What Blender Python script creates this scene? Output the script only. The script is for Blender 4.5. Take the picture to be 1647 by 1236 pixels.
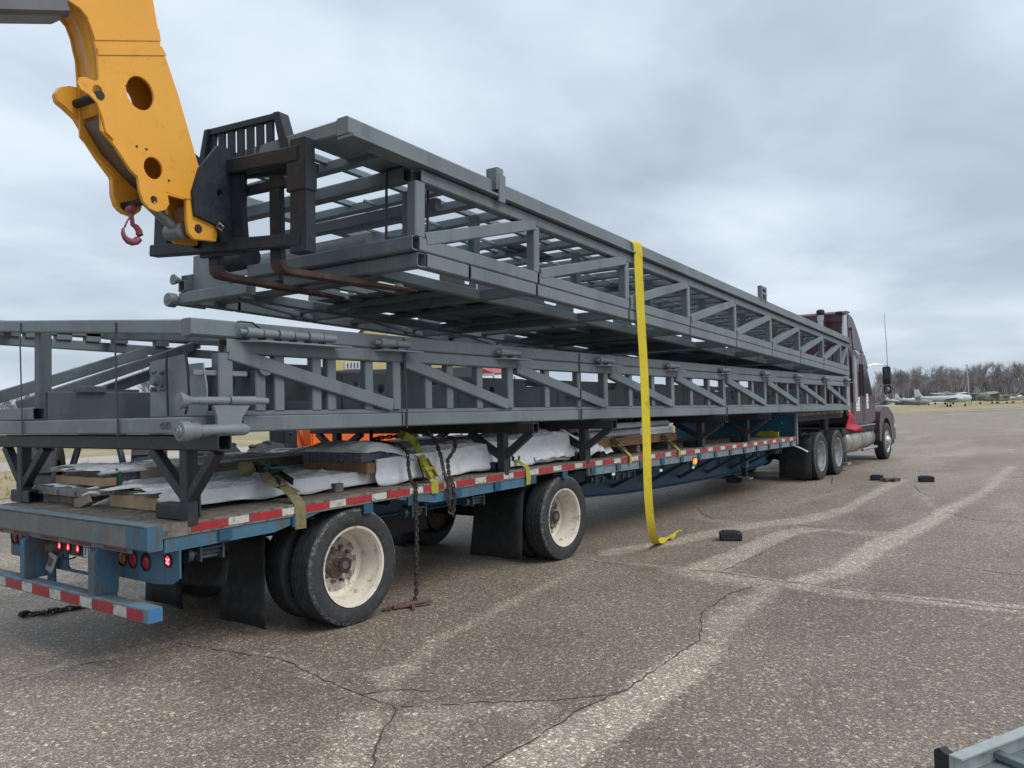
import bpy, bmesh, math, random
import numpy as np
from mathutils import Vector, Matrix, noise
from mathutils.geometry import tessellate_polygon
random.seed(7)
SC = bpy.context.scene
for o in list(bpy.data.objects): bpy.data.objects.remove(o)
COL = SC.collection
R = math.radians
V = Vector

# ------------------------------------------------------------------ camera
cam_d = bpy.data.cameras.new('camera'); cam = bpy.data.objects.new('camera', cam_d); COL.objects.link(cam)
YAW, PITCH, ROLL = 0.63934, 0.02838, 0.02689
fw = V((-math.sin(YAW)*math.cos(PITCH), math.cos(YAW)*math.cos(PITCH), math.sin(PITCH)))
r0 = V((math.cos(YAW), math.sin(YAW), 0)); u0 = r0.cross(fw)
rv = math.cos(ROLL)*r0 - math.sin(ROLL)*u0; uv = math.sin(ROLL)*r0 + math.cos(ROLL)*u0
CAM = V((4.8662, -2.8746, 1.713))
cam.matrix_world = Matrix(((rv.x, uv.x, -fw.x, CAM.x), (rv.y, uv.y, -fw.y, CAM.y), (rv.z, uv.z, -fw.z, CAM.z), (0, 0, 0, 1)))
cam_d.sensor_width = 36; cam_d.lens = 36*1287.34/1647
cam_d.clip_start = 0.05; cam_d.clip_end = 4000
SC.camera = cam

# ------------------------------------------------------------------ sky, sun, exposure
SUN_EL, SUN_AZ = R(50), R(82)          # azimuth counted from +Y towards +X
W = bpy.data.worlds.new('World'); SC.world = W; W.use_nodes = True
nt = W.node_tree; N = nt.nodes; L = nt.links; N.clear()
out = N.new('ShaderNodeOutputWorld'); bg = N.new('ShaderNodeBackground'); L.new(bg.outputs[0], out.inputs[0])
sky = N.new('ShaderNodeTexSky'); sky.sky_type = 'NISHITA'; sky.sun_disc = False
sky.sun_elevation = SUN_EL; sky.sun_rotation = SUN_AZ; sky.air_density = 1.4; sky.dust_density = 3
tc = N.new('ShaderNodeTexCoord'); sep = N.new('ShaderNodeSeparateXYZ'); L.new(tc.outputs['Generated'], sep.inputs[0])
def nmath(op, a, b=None, c=None):
    n = N.new('ShaderNodeMath'); n.operation = op
    for i, x in enumerate((a, b, c)):
        if x is None: continue
        if isinstance(x, (int, float)): n.inputs[i].default_value = x
        else: L.new(x, n.inputs[i])
    return n.outputs[0]
zc = nmath('MAXIMUM', sep.outputs[2], 0.0)
den = nmath('ADD', zc, 0.16)
cx = nmath('DIVIDE', sep.outputs[0], den); cy = nmath('DIVIDE', sep.outputs[1], den)
comb = N.new('ShaderNodeCombineXYZ'); L.new(cx, comb.inputs[0]); L.new(cy, comb.inputs[1])
def nnoise(scale, detail, rough, off, stretch=(1, 1, 1), dist=0.0):
    mp = N.new('ShaderNodeMapping'); L.new(comb.outputs[0], mp.inputs[0]); mp.inputs['Location'].default_value = off
    mp.inputs['Rotation'].default_value = (0, 0, R(35)); mp.inputs['Scale'].default_value = stretch
    n = N.new('ShaderNodeTexNoise'); n.inputs['Scale'].default_value = scale; n.inputs['Detail'].default_value = detail
    n.inputs['Roughness'].default_value = rough; n.inputs['Distortion'].default_value = dist
    L.new(mp.outputs[0], n.inputs['Vector']); return n.outputs['Fac']
big = nnoise(0.75, 4, 0.52, (5.9, 17.2, 0), (1.0, 0.85, 1), 0.2)
med = nnoise(2.0, 4, 0.5, (7.7, 4.1, 0), (1.0, 0.8, 1), 0.3)
mixv = nmath('ADD', nmath('MULTIPLY', big, 0.68), nmath('MULTIPLY', med, 0.32))
rmp = N.new('ShaderNodeValToRGB'); L.new(mixv, rmp.inputs[0])
e = rmp.color_ramp.elements
e[0].position = 0.375; e[0].color = (0.240, 0.281, 0.338, 1)
e[1].position = 0.625; e[1].color = (0.432, 0.482, 0.535, 1)
m_ = rmp.color_ramp.elements.new(0.465); m_.color = (0.290, 0.336, 0.396, 1)
m_ = rmp.color_ramp.elements.new(0.54); m_.color = (0.350, 0.400, 0.460, 1)
# towards the horizon the cloud deck merges into one pale haze
hz = nmath('POWER', nmath('SUBTRACT', 1.0, nmath('MINIMUM', zc, 1.0)), 9.0)
mixh = N.new('ShaderNodeMix'); mixh.data_type = 'RGBA'; L.new(nmath('MULTIPLY', hz, 0.62), mixh.inputs[0])
L.new(rmp.outputs[0], mixh.inputs[6]); mixh.inputs[7].default_value = (0.295, 0.341, 0.402, 1)
nis = N.new('ShaderNodeMix'); nis.data_type = 'RGBA'; nis.inputs[0].default_value = 0.93
sk = N.new('ShaderNodeVectorMath'); sk.operation = 'SCALE'; L.new(sky.outputs[0], sk.inputs[0]); sk.inputs['Scale'].default_value = 0.08
L.new(sk.outputs[0], nis.inputs[6]); L.new(mixh.outputs[2], nis.inputs[7])
L.new(nis.outputs[2], bg.inputs[0]); bg.inputs[1].default_value = 1.0
sun_d = bpy.data.lights.new('sun', 'SUN'); sun = bpy.data.objects.new('sun', sun_d); COL.objects.link(sun)
sun_d.energy = 1.2; sun_d.angle = R(38); sun_d.color = (1.0, 0.96, 0.9)
sdir = V((math.sin(SUN_AZ)*math.cos(SUN_EL), math.cos(SUN_AZ)*math.cos(SUN_EL), math.sin(SUN_EL)))
sun.rotation_euler = sdir.to_track_quat('Z', 'Y').to_euler()
SC.view_settings.view_transform = 'Standard'; SC.view_settings.look = 'None'
SC.view_settings.exposure = 0.95; SC.view_settings.gamma = 1.0; SC.view_settings.use_curve_mapping = False
SC.cycles.max_bounces = 6; SC.cycles.diffuse_bounces = 3; SC.cycles.glossy_bounces = 2; SC.cycles.transmission_bounces = 3

# ------------------------------------------------------------------ materials
MATS = {}
def mat(name, c, rough=0.6, metal=0.0, var=0.12, scale=3.0, bump=0.0, bscale=40.0, c2=None, cov=0.5, c2scale=8.0, c2rough=None, emit=None, estr=1.0, coat=0.0, streak=False, spec=0.4, wear=None):
    """base colour with soft variation, an optional second colour in ragged patches (dirt, rust, wear) and fine relief"""
    if name in MATS: return MATS[name]
    m = bpy.data.materials.new(name); m.use_nodes = True; MATS[name] = m
    t = m.node_tree; n = t.nodes; l = t.links; b = n['Principled BSDF']
    b.inputs['Roughness'].default_value = rough; b.inputs['Metallic'].default_value = metal
    b.inputs['Specular IOR Level'].default_value = spec
    if coat: b.inputs['Coat Weight'].default_value = coat; b.inputs['Coat Roughness'].default_value = 0.08
    g = n.new('ShaderNodeNewGeometry')
    def noi(s, d=4, rr=0.6, st=(1, 1, 1)):
        mp = n.new('ShaderNodeMapping'); mp.inputs['Scale'].default_value = st; l.new(g.outputs['Position'], mp.inputs[0])
        x = n.new('ShaderNodeTexNoise'); x.inputs['Scale'].default_value = s; x.inputs['Detail'].default_value = d; x.inputs['Roughness'].default_value = rr
        l.new(mp.outputs[0], x.inputs['Vector']); return x.outputs['Fac']
    rp = n.new('ShaderNodeValToRGB'); l.new(noi(scale), rp.inputs[0]); e = rp.color_ramp.elements
    e[0].position = 0.3; e[1].position = 0.7
    e[0].color = tuple(x*(1-var) for x in c)+(1,); e[1].color = tuple(min(1, x*(1+var)) for x in c)+(1,)
    col = rp.outputs[0]
    if c2:
        r2 = n.new('ShaderNodeValToRGB'); l.new(noi(c2scale, 6, 0.7, (1, 1, 0.25) if streak else (1, 1, 1)), r2.inputs[0]); e = r2.color_ramp.elements
        e[0].position = max(0, 1-cov-0.09); e[1].position = min(1, 1-cov+0.05); e[0].color = (0, 0, 0, 1); e[1].color = (1, 1, 1, 1)
        mx = n.new('ShaderNodeMix'); mx.data_type = 'RGBA'; l.new(r2.outputs[0], mx.inputs[0]); l.new(col, mx.inputs[6]); mx.inputs[7].default_value = tuple(c2)+(1,)
        col = mx.outputs[2]
    if wear:
        r3 = n.new('ShaderNodeValToRGB'); l.new(noi(21, 5, 0.75), r3.inputs[0]); e = r3.color_ramp.elements
        e[0].position = .655; e[1].position = .70; e[0].color = (0, 0, 0, 1); e[1].color = (1, 1, 1, 1)
        mx = n.new('ShaderNodeMix'); mx.data_type = 'RGBA'; l.new(r3.outputs[0], mx.inputs[0]); l.new(col, mx.inputs[6]); mx.inputs[7].default_value = tuple(wear)+(1,)
        col = mx.outputs[2]
    l.new(col, b.inputs['Base Color'])
    rr = n.new('ShaderNodeMapRange'); l.new(noi(scale*4), rr.inputs[0]); rr.inputs[3].default_value = max(0.03, rough-0.1); rr.inputs[4].default_value = min(1, rough+0.12)
    l.new(rr.outputs[0], b.inputs['Roughness'])
    if bump:
        bp = n.new('ShaderNodeBump'); bp.inputs['Strength'].default_value = bump; bp.inputs['Distance'].default_value = 0.01
        l.new(noi(bscale, 5), bp.inputs['Height']); l.new(bp.outputs[0], b.inputs['Normal'])
    if emit:
        b.inputs['Emission Color'].default_value = tuple(emit)+(1,); b.inputs['Emission Strength'].default_value = estr
    return m

STEEL = mat('grey_steel_paint', (0.144, 0.175, 0.190), 0.48, var=0.13, scale=1.3, c2=(0.110, 0.134, 0.146), cov=0.42, c2scale=2.5, streak=True, bump=0.05, bscale=60, wear=(0.12, 0.105, 0.09))
STEEL_PALE = mat('pale_grey_steel', (0.165, 0.196, 0.206), 0.45, var=0.12, scale=2, c2=(0.19, 0.23, 0.25), cov=0.42, c2scale=5)
STEEL_DK = mat('dark_grey_steel', (0.155, 0.195, 0.212), 0.5, var=0.15, scale=2, c2=(0.11, 0.14, 0.155), cov=0.4, c2scale=4)
BLACKST = mat('black_steel', (0.014, 0.020, 0.028), 0.5, var=0.25, scale=5, c2=(0.024, 0.031, 0.039), cov=0.42, c2scale=14, bump=0.1)
BUNK = mat('black_bunk_paint', (0.026, 0.029, 0.034), 0.5, var=0.2, scale=5, c2=(0.05, 0.046, 0.044), cov=0.38, c2scale=9, bump=0.1)
BANDM = mat('black_strapping', (0.03, 0.035, 0.04), 0.4, var=0.1)
FORKM = mat('worn_brown_fork', (0.10, 0.052, 0.042), 0.65, var=0.25, scale=8, c2=(0.045, 0.036, 0.036), cov=0.46, c2scale=7, bump=0.15)
ORANGE = mat('orange_yellow_boom_paint', (0.72, 0.345, 0.040), 0.40, var=0.05, scale=1.5, c2=(0.62, 0.27, 0.025), cov=0.34, c2scale=7, coat=0.15, wear=(0.36, 0.19, 0.05))
HUBCAP = mat('red_brown_hub_cap', (0.15, 0.085, 0.07), 0.6, var=0.25, scale=30)
BOLT = mat('dark_bolt', (0.02, 0.02, 0.022), 0.6, var=0.2)
CHROME = mat('polished_rod', (0.42, 0.44, 0.46), 0.25, 0.9, var=0.05)
HOOKM = mat('faded_pink_hook', (0.25, 0.065, 0.085), 0.5, var=0.15, scale=12)
BLUE = mat('blue_trailer_paint', (0.050, 0.135, 0.215), 0.5, var=0.18, scale=3, c2=(0.085, 0.085, 0.08), cov=0.42, c2scale=9, streak=True)
BLUE_DK = mat('deep_blue_frame_paint', (0.018, 0.075, 0.135), 0.5, var=0.12, scale=2, c2=(0.035, 0.06, 0.08), cov=0.40, c2scale=6)
BLUE_TOP = mat('weathered_blue_paint', (0.12, 0.22, 0.30), 0.6, var=0.18, scale=6, c2=(0.17, 0.16, 0.14), cov=0.48, c2scale=9)
HEADER = mat('worn_grey_header', (0.165, 0.165, 0.155), 0.7, var=0.2, scale=6, c2=(0.075, 0.15, 0.21), cov=0.36, c2scale=7, bump=0.3)
UNDER = mat('grimy_underframe', (0.022, 0.027, 0.034), 0.75, var=0.3, scale=5)
PLANK = mat('weathered_deck_wood', (0.19, 0.165, 0.135), 0.8, var=0.25, scale=4, c2=(0.105, 0.088, 0.072), cov=0.46, c2scale=14, bump=0.4, bscale=30)
RAILWOOD = mat('worn_edge_rail', (0.17, 0.15, 0.13), 0.75, var=0.2, scale=9, c2=(0.07, 0.06, 0.055), cov=0.42, c2scale=20, bump=0.3)
TAPE_R = mat('red_reflective_tape', (0.36, 0.022, 0.03), 0.35, var=0.2, scale=14, c2=(0.16, 0.05, 0.045), cov=0.40, c2scale=22)
TAPE_W = mat('white_reflective_tape', (0.50, 0.50, 0.46), 0.4, var=0.15, scale=14, c2=(0.20, 0.185, 0.16), cov=0.40, c2scale=24)
RUBBER = mat('tyre_rubber', (0.035, 0.037, 0.041), 0.75, var=0.2, scale=9, c2=(0.055, 0.056, 0.057), cov=0.42, c2scale=20, bump=0.12, bscale=70, spec=0.3)
RUBEDGE = mat('scuffed_tyre_shoulder', (0.155, 0.158, 0.16), 0.85, var=0.3, scale=30, c2=(0.04, 0.042, 0.045), cov=0.5, c2scale=40)
RIMW = mat('white_rim_paint', (0.66, 0.62, 0.53), 0.45, var=0.10, scale=9, c2=(0.26, 0.19, 0.12), cov=0.37, c2scale=13, wear=(0.22, 0.14, 0.08))
HUBM = mat('rusty_hub', (0.085, 0.066, 0.055), 0.75, var=0.3, scale=20, c2=(0.22, 0.19, 0.16), cov=0.4, c2scale=30, bump=0.4)
ALU = mat('dull_aluminium', (0.42, 0.43, 0.43), 0.34, 0.7, var=0.12, scale=6)
FLAP = mat('black_mudflap', (0.016, 0.018, 0.020), 0.7, var=0.3, scale=7, c2=(0.035, 0.036, 0.037), cov=0.4, c2scale=10)
LENS_R = mat('red_lens', (0.30, 0.02, 0.035), 0.25, var=0.1, scale=60)
LENS_ON = mat('lit_red_lens', (0.55, 0.02, 0.04), 0.3, var=0.1, emit=(1, 0.03, 0.06), estr=0.85)
LED_ON = mat('red_led', (0.8, 0.2, 0.2), 0.3, emit=(1, 0.25, 0.3), estr=1.8)
LENS_A = mat('amber_lens', (0.55, 0.19, 0.03), 0.25, var=0.1)
LENS_A_ON = mat('lit_amber_lens', (0.8, 0.2, 0.04), 0.3, emit=(1, 0.22, 0.03), estr=1.0)
TIMBER = mat('pale_new_timber', (0.42, 0.30, 0.175), 0.75, var=0.14, scale=5, c2=(0.28, 0.19, 0.11), cov=0.36, c2scale=10, bump=0.2)
TIMBER_O = mat('orange_brown_timber', (0.27, 0.15, 0.075), 0.75, var=0.18, scale=5, c2=(0.17, 0.10, 0.06), cov=0.4, c2scale=10, bump=0.2)
TIMBER_G = mat('grey_old_timber', (0.20, 0.165, 0.14), 0.8, var=0.2, scale=6, c2=(0.11, 0.09, 0.08), cov=0.42, c2scale=9, bump=0.25)
WRAPW = mat('white_poly_wrap', (0.74, 0.765, 0.78), 0.26, var=0.07, scale=3, c2=(0.61, 0.635, 0.655), cov=0.36, c2scale=4, bump=0.35, bscale=14)
WRAPC = mat('cloudy_clear_film', (0.62, 0.66, 0.68), 0.22, var=0.15, scale=6, bump=0.4, bscale=9)
CARD = mat('brown_card_sleeve', (0.30, 0.225, 0.165), 0.75, var=0.12, scale=5)
SHEETS = mat('blue_grey_sheet_stack', (0.115, 0.135, 0.165), 0.45, 0.2, var=0.3, scale=30, c2=(0.21, 0.23, 0.25), cov=0.4, c2scale=40)
FOLD = mat('grey_folded_sheet', (0.21, 0.205, 0.20), 0.5, var=0.2, scale=10, c2=(0.13, 0.115, 0.11), cov=0.4, c2scale=12)
PIPE = mat('grey_lavender_tube', (0.40, 0.40, 0.43), 0.35, 0.3, var=0.15, scale=7)
OLIVE = mat('olive_webbing', (0.165, 0.15, 0.075), 0.85, var=0.18, scale=30, bump=0.2, bscale=160)
LIME = mat('yellow_green_webbing', (0.33, 0.31, 0.04), 0.8, var=0.15, scale=20, c2=(0.20, 0.18, 0.04), cov=0.38, c2scale=15)
YELLOW = mat('yellow_webbing', (0.66, 0.53, 0.035), 0.75, var=0.07, scale=7, c2=(0.43, 0.33, 0.03), cov=0.37, c2scale=5, bump=0.15, bscale=130)
CHAINM = mat('rusty_dark_chain', (0.060, 0.050, 0.047), 0.6, 0.3, var=0.3, scale=40, c2=(0.13, 0.085, 0.065), cov=0.42, c2scale=50)
RUSTY = mat('rusty_binder', (0.135, 0.085, 0.065), 0.8, var=0.3, scale=30, bump=0.3)
MAROON = mat('glossy_maroon_paint', (0.060, 0.032, 0.043), 0.38, var=0.06, scale=1.5, c2=(0.08, 0.055, 0.065), cov=0.36, c2scale=2.5, coat=0.22)
MAROON_R = mat('maroon_sleeper_back', (0.085, 0.022, 0.030), 0.4, var=0.1, scale=1.5, coat=0.3)
GLASS = mat('dark_cab_glass', (0.012, 0.014, 0.018), 0.08, var=0.05, spec=0.6)
REDCLOTH = mat('red_tarp_cloth', (0.45, 0.02, 0.045), 0.6, var=0.2, scale=8, bump=0.5, bscale=8)
PRINT = mat('black_print', (0.02, 0.02, 0.024), 0.7, var=0.1)
PRINT_RED = mat('faded_red_print', (0.42, 0.20, 0.21), 0.6, var=0.2)
PRINTW = mat('white_print', (0.66, 0.68, 0.68), 0.5, var=0.08)
GALV = mat('galvanised_steel', (0.40, 0.44, 0.43), 0.5, 0.25, var=0.12, scale=6, c2=(0.30, 0.335, 0.33), cov=0.4, c2scale=10)

# ------------------------------------------------------------------ mesh builder
class MB:
    def __init__(self): self.v = []; self.f = []
    def add(self, vs, fs):
        b = len(self.v); self.v += [V(p) for p in vs]; self.f += [tuple(b+i for i in q) for q in fs]; return self
    def box(self, c, s, M=None):
        hx, hy, hz = s[0]/2, s[1]/2, s[2]/2
        vs = [V((x, y, z)) for x in (-hx, hx) for y in (-hy, hy) for z in (-hz, hz)]
        if M is not None: vs = [M @ q for q in vs]
        return self.add([V(c)+q for q in vs], [(0, 1, 3, 2), (4, 6, 7, 5), (0, 4, 5, 1), (2, 3, 7, 6), (0, 2, 6, 4), (1, 5, 7, 3)])
    def bx(self, x0, x1, y0, y1, z0, z1): return self.box(((x0+x1)/2, (y0+y1)/2, (z0+z1)/2), (x1-x0, y1-y0, z1-z0))
    def bar(self, p0, p1, w, h, up=(0, 0, 1), ch=None, hollow=False, p0up=None):
        """square tube with rounded edges from p0 to p1, w wide and h tall, open at the ends when hollow"""
        p0, p1 = V(p0), V(p1); d = (p1-p0).normalized(); u = V(up)
        if abs(d.dot(u.normalized())) > 0.97: u = V((0, 1, 0)) if abs(d.y) < 0.9 else V((1, 0, 0))
        s = d.cross(u).normalized(); u = s.cross(d).normalized()
        c = min(w, h)*0.1 if ch is None else ch
        a, b = w/2, h/2
        ring = [(a, b-c), (a-c, b), (-a+c, b), (-a, b-c), (-a, -b+c), (-a+c, -b), (a-c, -b), (a, -b+c)]
        vs = [p0+s*x+u*y for x, y in ring]+[p1+s*x+u*y for x, y in ring]
        fs = [(i, (i+1) % 8, 8+(i+1) % 8, 8+i) for i in range(8)]
        if not hollow:
            fs += [tuple(range(7, -1, -1)), tuple(range(8, 16))]
        else:
            k = max(0.004, min(w, h)*0.09); dp = min((p1-p0).length*0.4, max(w, h)*2.0)
            rin = [(x*(a-k)/a, y*(b-k)/b) for x, y in ring]
            n0 = len(vs); vs += [p0+s*x+u*y for x, y in rin]+[p0+d*dp+s*x+u*y for x, y in rin]+[p1+s*x+u*y for x, y in rin]+[p1-d*dp+s*x+u*y for x, y in rin]
            for i in range(8):
                j = (i+1) % 8
                fs += [(j, i, n0+i, n0+j), (n0+j, n0+i, n0+8+i, n0+8+j), (8+i, 8+j, n0+16+j, n0+16+i), (n0+16+i, n0+16+j, n0+24+j, n0+24+i)]
            fs += [tuple(n0+8+i for i in range(7, -1, -1)), tuple(n0+24+i for i in range(8))]
        return self.add(vs, fs)
    def tube(self, p0, p1, r, n=12, r2=None, caps=True):
        p0, p1 = V(p0), V(p1); d = (p1-p0).normalized(); a = V((0, 0, 1)) if abs(d.z) < 0.9 else V((1, 0, 0))
        s = d.cross(a).normalized(); u = s.cross(d); r2 = r if r2 is None else r2
        vs = [p0+(s*math.cos(t)+u*math.sin(t))*r for t in [i*2*math.pi/n for i in range(n)]]
        vs += [p1+(s*math.cos(t)+u*math.sin(t))*r2 for t in [i*2*math.pi/n for i in range(n)]]
        fs = [(i, (i+1) % n, n+(i+1) % n, n+i) for i in range(n)]
        if caps: fs += [tuple(range(n-1, -1, -1)), tuple(range(n, 2*n))]
        return self.add(vs, fs)
    def path(self, pts, r, n=8, closed=False):
        pts = [V(p) for p in pts]; m = len(pts); rings = []
        for i, p in enumerate(pts):
            a = pts[(i-1) % m] if (i or closed) else p; b = pts[(i+1) % m] if (i < m-1 or closed) else p
            d = (b-a).normalized(); k = V((0, 0, 1)) if abs(d.z) < 0.95 else V((0, 1, 0))
            s = d.cross(k).normalized(); u = s.cross(d)
            rr = r[i] if isinstance(r, (list, tuple)) else r
            rings.append([p+(s*math.cos(t)+u*math.sin(t))*rr for t in [j*2*math.pi/n for j in range(n)]])
        vs = [q for g in rings for q in g]; fs = []
        for i in range(m if closed else m-1):
            i2 = (i+1) % m
            fs += [(i*n+j, i*n+(j+1) % n, i2*n+(j+1) % n, i2*n+j) for j in range(n)]
        if not closed: fs += [tuple(range(n-1, -1, -1)), tuple((m-1)*n+j for j in range(n))]
        return self.add(vs, fs)
    def lathe(self, prof, o, axis, n=24, ref=None):
        """prof = [(radius, distance along axis)]"""
        o = V(o); d = V(axis).normalized(); a = V(ref) if ref else (V((0, 0, 1)) if abs(d.z) < 0.9 else V((1, 0, 0)))
        s = d.cross(a).normalized(); u = s.cross(d); vs = []; fs = []; m = len(prof)
        for r, t in prof:
            vs += [o+d*t+(s*math.cos(k)+u*math.sin(k))*max(r, 1e-4) for k in [j*2*math.pi/n for j in range(n)]]
        for i in range(m-1):
            fs += [(i*n+j, i*n+(j+1) % n, (i+1)*n+(j+1) % n, (i+1)*n+j) for j in range(n)]
        return self.add(vs, fs)
    def prism(self, outer, o, ux, uy, uz, t, holes=()):
        """flat plate: outline in (ux, uy) at o, thickness t along uz, with holes"""
        o, ux, uy, uz = V(o), V(ux), V(uy), V(uz)
        loops = [[V((p[0], p[1], 0)) for p in lp] for lp in [outer]+list(holes)]
        tri = tessellate_polygon(loops); flat = [p for lp in loops for p in lp]; n = len(flat)
        vs = [o+ux*p.x+uy*p.y for p in flat]+[o+ux*p.x+uy*p.y+uz*t for p in flat]
        fs = [tuple(q) for q in tri]+[tuple(n+i for i in reversed(q)) for q in tri]
        k = 0
        for lp in loops:
            m = len(lp); fs += [(k+i, k+(i+1) % m, n+k+(i+1) % m, n+k+i) for i in range(m)]; k += m
        return self.add(vs, fs)
    def ribbon(self, pts, side, w, t=0.004):
        """strap: thin band along pts, width w along side (one vector or one per point), thickness t"""
        pts = [V(p) for p in pts]; m = len(pts); vs = []; fs = []
        for i, p in enumerate(pts):
            s = V(side[i] if isinstance(side, list) else side).normalized()
            d = (pts[min(i+1, m-1)]-pts[max(i-1, 0)]).normalized(); nn = d.cross(s).normalized()
            vs += [p-s*w/2-nn*t/2, p+s*w/2-nn*t/2, p+s*w/2+nn*t/2, p-s*w/2+nn*t/2]
        for i in range(m-1):
            a, b = i*4, i*4+4
            fs += [(a+k, a+(k+1) % 4, b+(k+1) % 4, b+k) for k in range(4)]
        fs += [(3, 2, 1, 0), tuple((m-1)*4+k for k in range(4))]
        return self.add(vs, fs)
    def sheet(self, f, nu, nv):
        vs = [f(i/nu, j/nv) for j in range(nv+1) for i in range(nu+1)]; k = nu+1
        return self.add(vs, [(j*k+i, j*k+i+1, (j+1)*k+i+1, (j+1)*k+i) for j in range(nv) for i in range(nu)])
    def build(self, name, m, parent=None, bevel=0.0, smooth=True, angle=38, loc=None):
        me = bpy.data.meshes.new(name)
        off = WL(parent) if loc is None else V(loc)
        me.from_pydata([tuple(p-off) for p in self.v], [], self.f); me.validate()
        bm = bmesh.new(); bm.from_mesh(me); bmesh.ops.recalc_face_normals(bm, faces=bm.faces)
        if bevel:
            ed = [q for q in bm.edges if len(q.link_faces) == 2 and q.calc_face_angle(0) > 0.6]
            bmesh.ops.bevel(bm, geom=ed, offset=bevel, segments=2, affect='EDGES', clamp_overlap=True)
        bm.to_mesh(me); bm.free()
        if smooth: me.shade_smooth(); me.set_sharp_from_angle(angle=R(angle))
        me.materials.append(m)
        o = bpy.data.objects.new(name, me); COL.objects.link(o)
        if loc is not None: o.location = off - (WL(parent) if parent else V((0, 0, 0)))
        if parent: o.parent = parent
        return o
_WL = {}
def WL(o):
    """world position of an unrotated thing or part"""
    p = V((0, 0, 0))
    while o is not None: p += o.location; o = o.parent
    return p
def tag(o, label, cat, group=None):
    o['label'] = label; o['category'] = cat
    if group: o['group'] = group
    return o
def thing(name, label, cat, loc=(0, 0, 0), group=None):
    o = bpy.data.objects.new(name, None); COL.objects.link(o); o.location = loc; o.empty_display_size = 0.2
    return tag(o, label, cat, group)
def structure(o): o['kind'] = 'structure'; return o
def share(name, src, parent, loc=(0, 0, 0), rot=(0, 0, 0), scale=(1, 1, 1)):
    """another object with the mesh of src, as a part of parent"""
    o = bpy.data.objects.new(name, src.data); COL.objects.link(o); o.location = loc; o.rotation_euler = rot; o.scale = scale
    if parent: o.parent = parent
    return o
def copy_tree(o, parent=None):
    c = o.copy(); COL.objects.link(c)
    if parent: c.parent = parent
    for ch in list(o.children): copy_tree(ch, c)
    return c
def circ(cx, cy, r, n=20, ry=None): return [(cx+r*math.cos(2*math.pi*i/n), cy+(ry or r)*math.sin(2*math.pi*i/n)) for i in range(n)]
def lerp(a, b, t): return a+(b-a)*t
def interp(x, xs, ys): return float(np.interp(x, xs, ys))
def text(name, s, m, parent, o, ux, uy, size, align='LEFT', thick=0.0008):
    cu = bpy.data.curves.new(name, 'FONT'); cu.body = s; cu.size = size; cu.extrude = thick; cu.align_x = align; cu.resolution_u = 2
    tmp = bpy.data.objects.new(name+'_curve', cu); COL.objects.link(tmp); me = bpy.data.meshes.new_from_object(tmp); bpy.data.objects.remove(tmp)
    ob = bpy.data.objects.new(name, me); COL.objects.link(ob); me.materials.clear(); me.materials.append(m)
    ux, uy = V(ux).normalized(), V(uy).normalized(); uz = ux.cross(uy); o = V(o)-(WL(parent) if parent else V((0, 0, 0)))
    ob.matrix_local = Matrix(((ux.x, uy.x, uz.x, o.x), (ux.y, uy.y, uz.y, o.y), (ux.z, uy.z, uz.z, o.z), (0, 0, 0, 1)))
    if parent: ob.parent = parent
    return ob
# ------------------------------------------------------------------ ground
CRACKS = [
 [(-0.85,0.46),(-0.27,0.55),(0.23,0.65),(0.62,0.55),(1.05,0.48),(1.51,0.44),(1.66,0.2),(1.79,0.0),(1.97,-0.19),(2.1,-0.6),(2.05,-1.4)],
 [(1.51,0.44),(1.84,0.73),(2.24,1.03),(2.47,1.32),(2.48,1.39),(2.47,1.85),(2.44,2.56),(2.15,3.29),(2.11,4.01),(2.21,4.5)],
 [(2.47,1.32),(2.41,0.97),(2.44,0.51),(2.41,0.1),(2.5,-0.8)],
 [(0.08,4.71),(0.72,4.67),(1.63,4.81),(2.29,4.7),(2.51,4.73),(3.14,4.61),(4.27,4.61),(6,4.7),(9,4.5)],
 [(1.69,4.91),(1.69,6.0)],[(-0.99,-0.67),(-0.97,-0.29),(-0.85,-0.01)],[(-0.56,9.39),(-0.29,8.85),(0.25,8.14)],
 [(1.29,8.25),(1.83,8.09)],[(1.8,14.16),(2.14,12.78),(2.36,12.36)],[(0.02,15.19),(0.41,13.63)],[(1.18,0.47),(1.28,0.63),(1.5,0.75)],
 [(2.9,10.3),(3.4,9.6),(4.6,9.9)],[(3.3,6.2),(4.4,6.0),(5.4,6.4)]]
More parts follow.
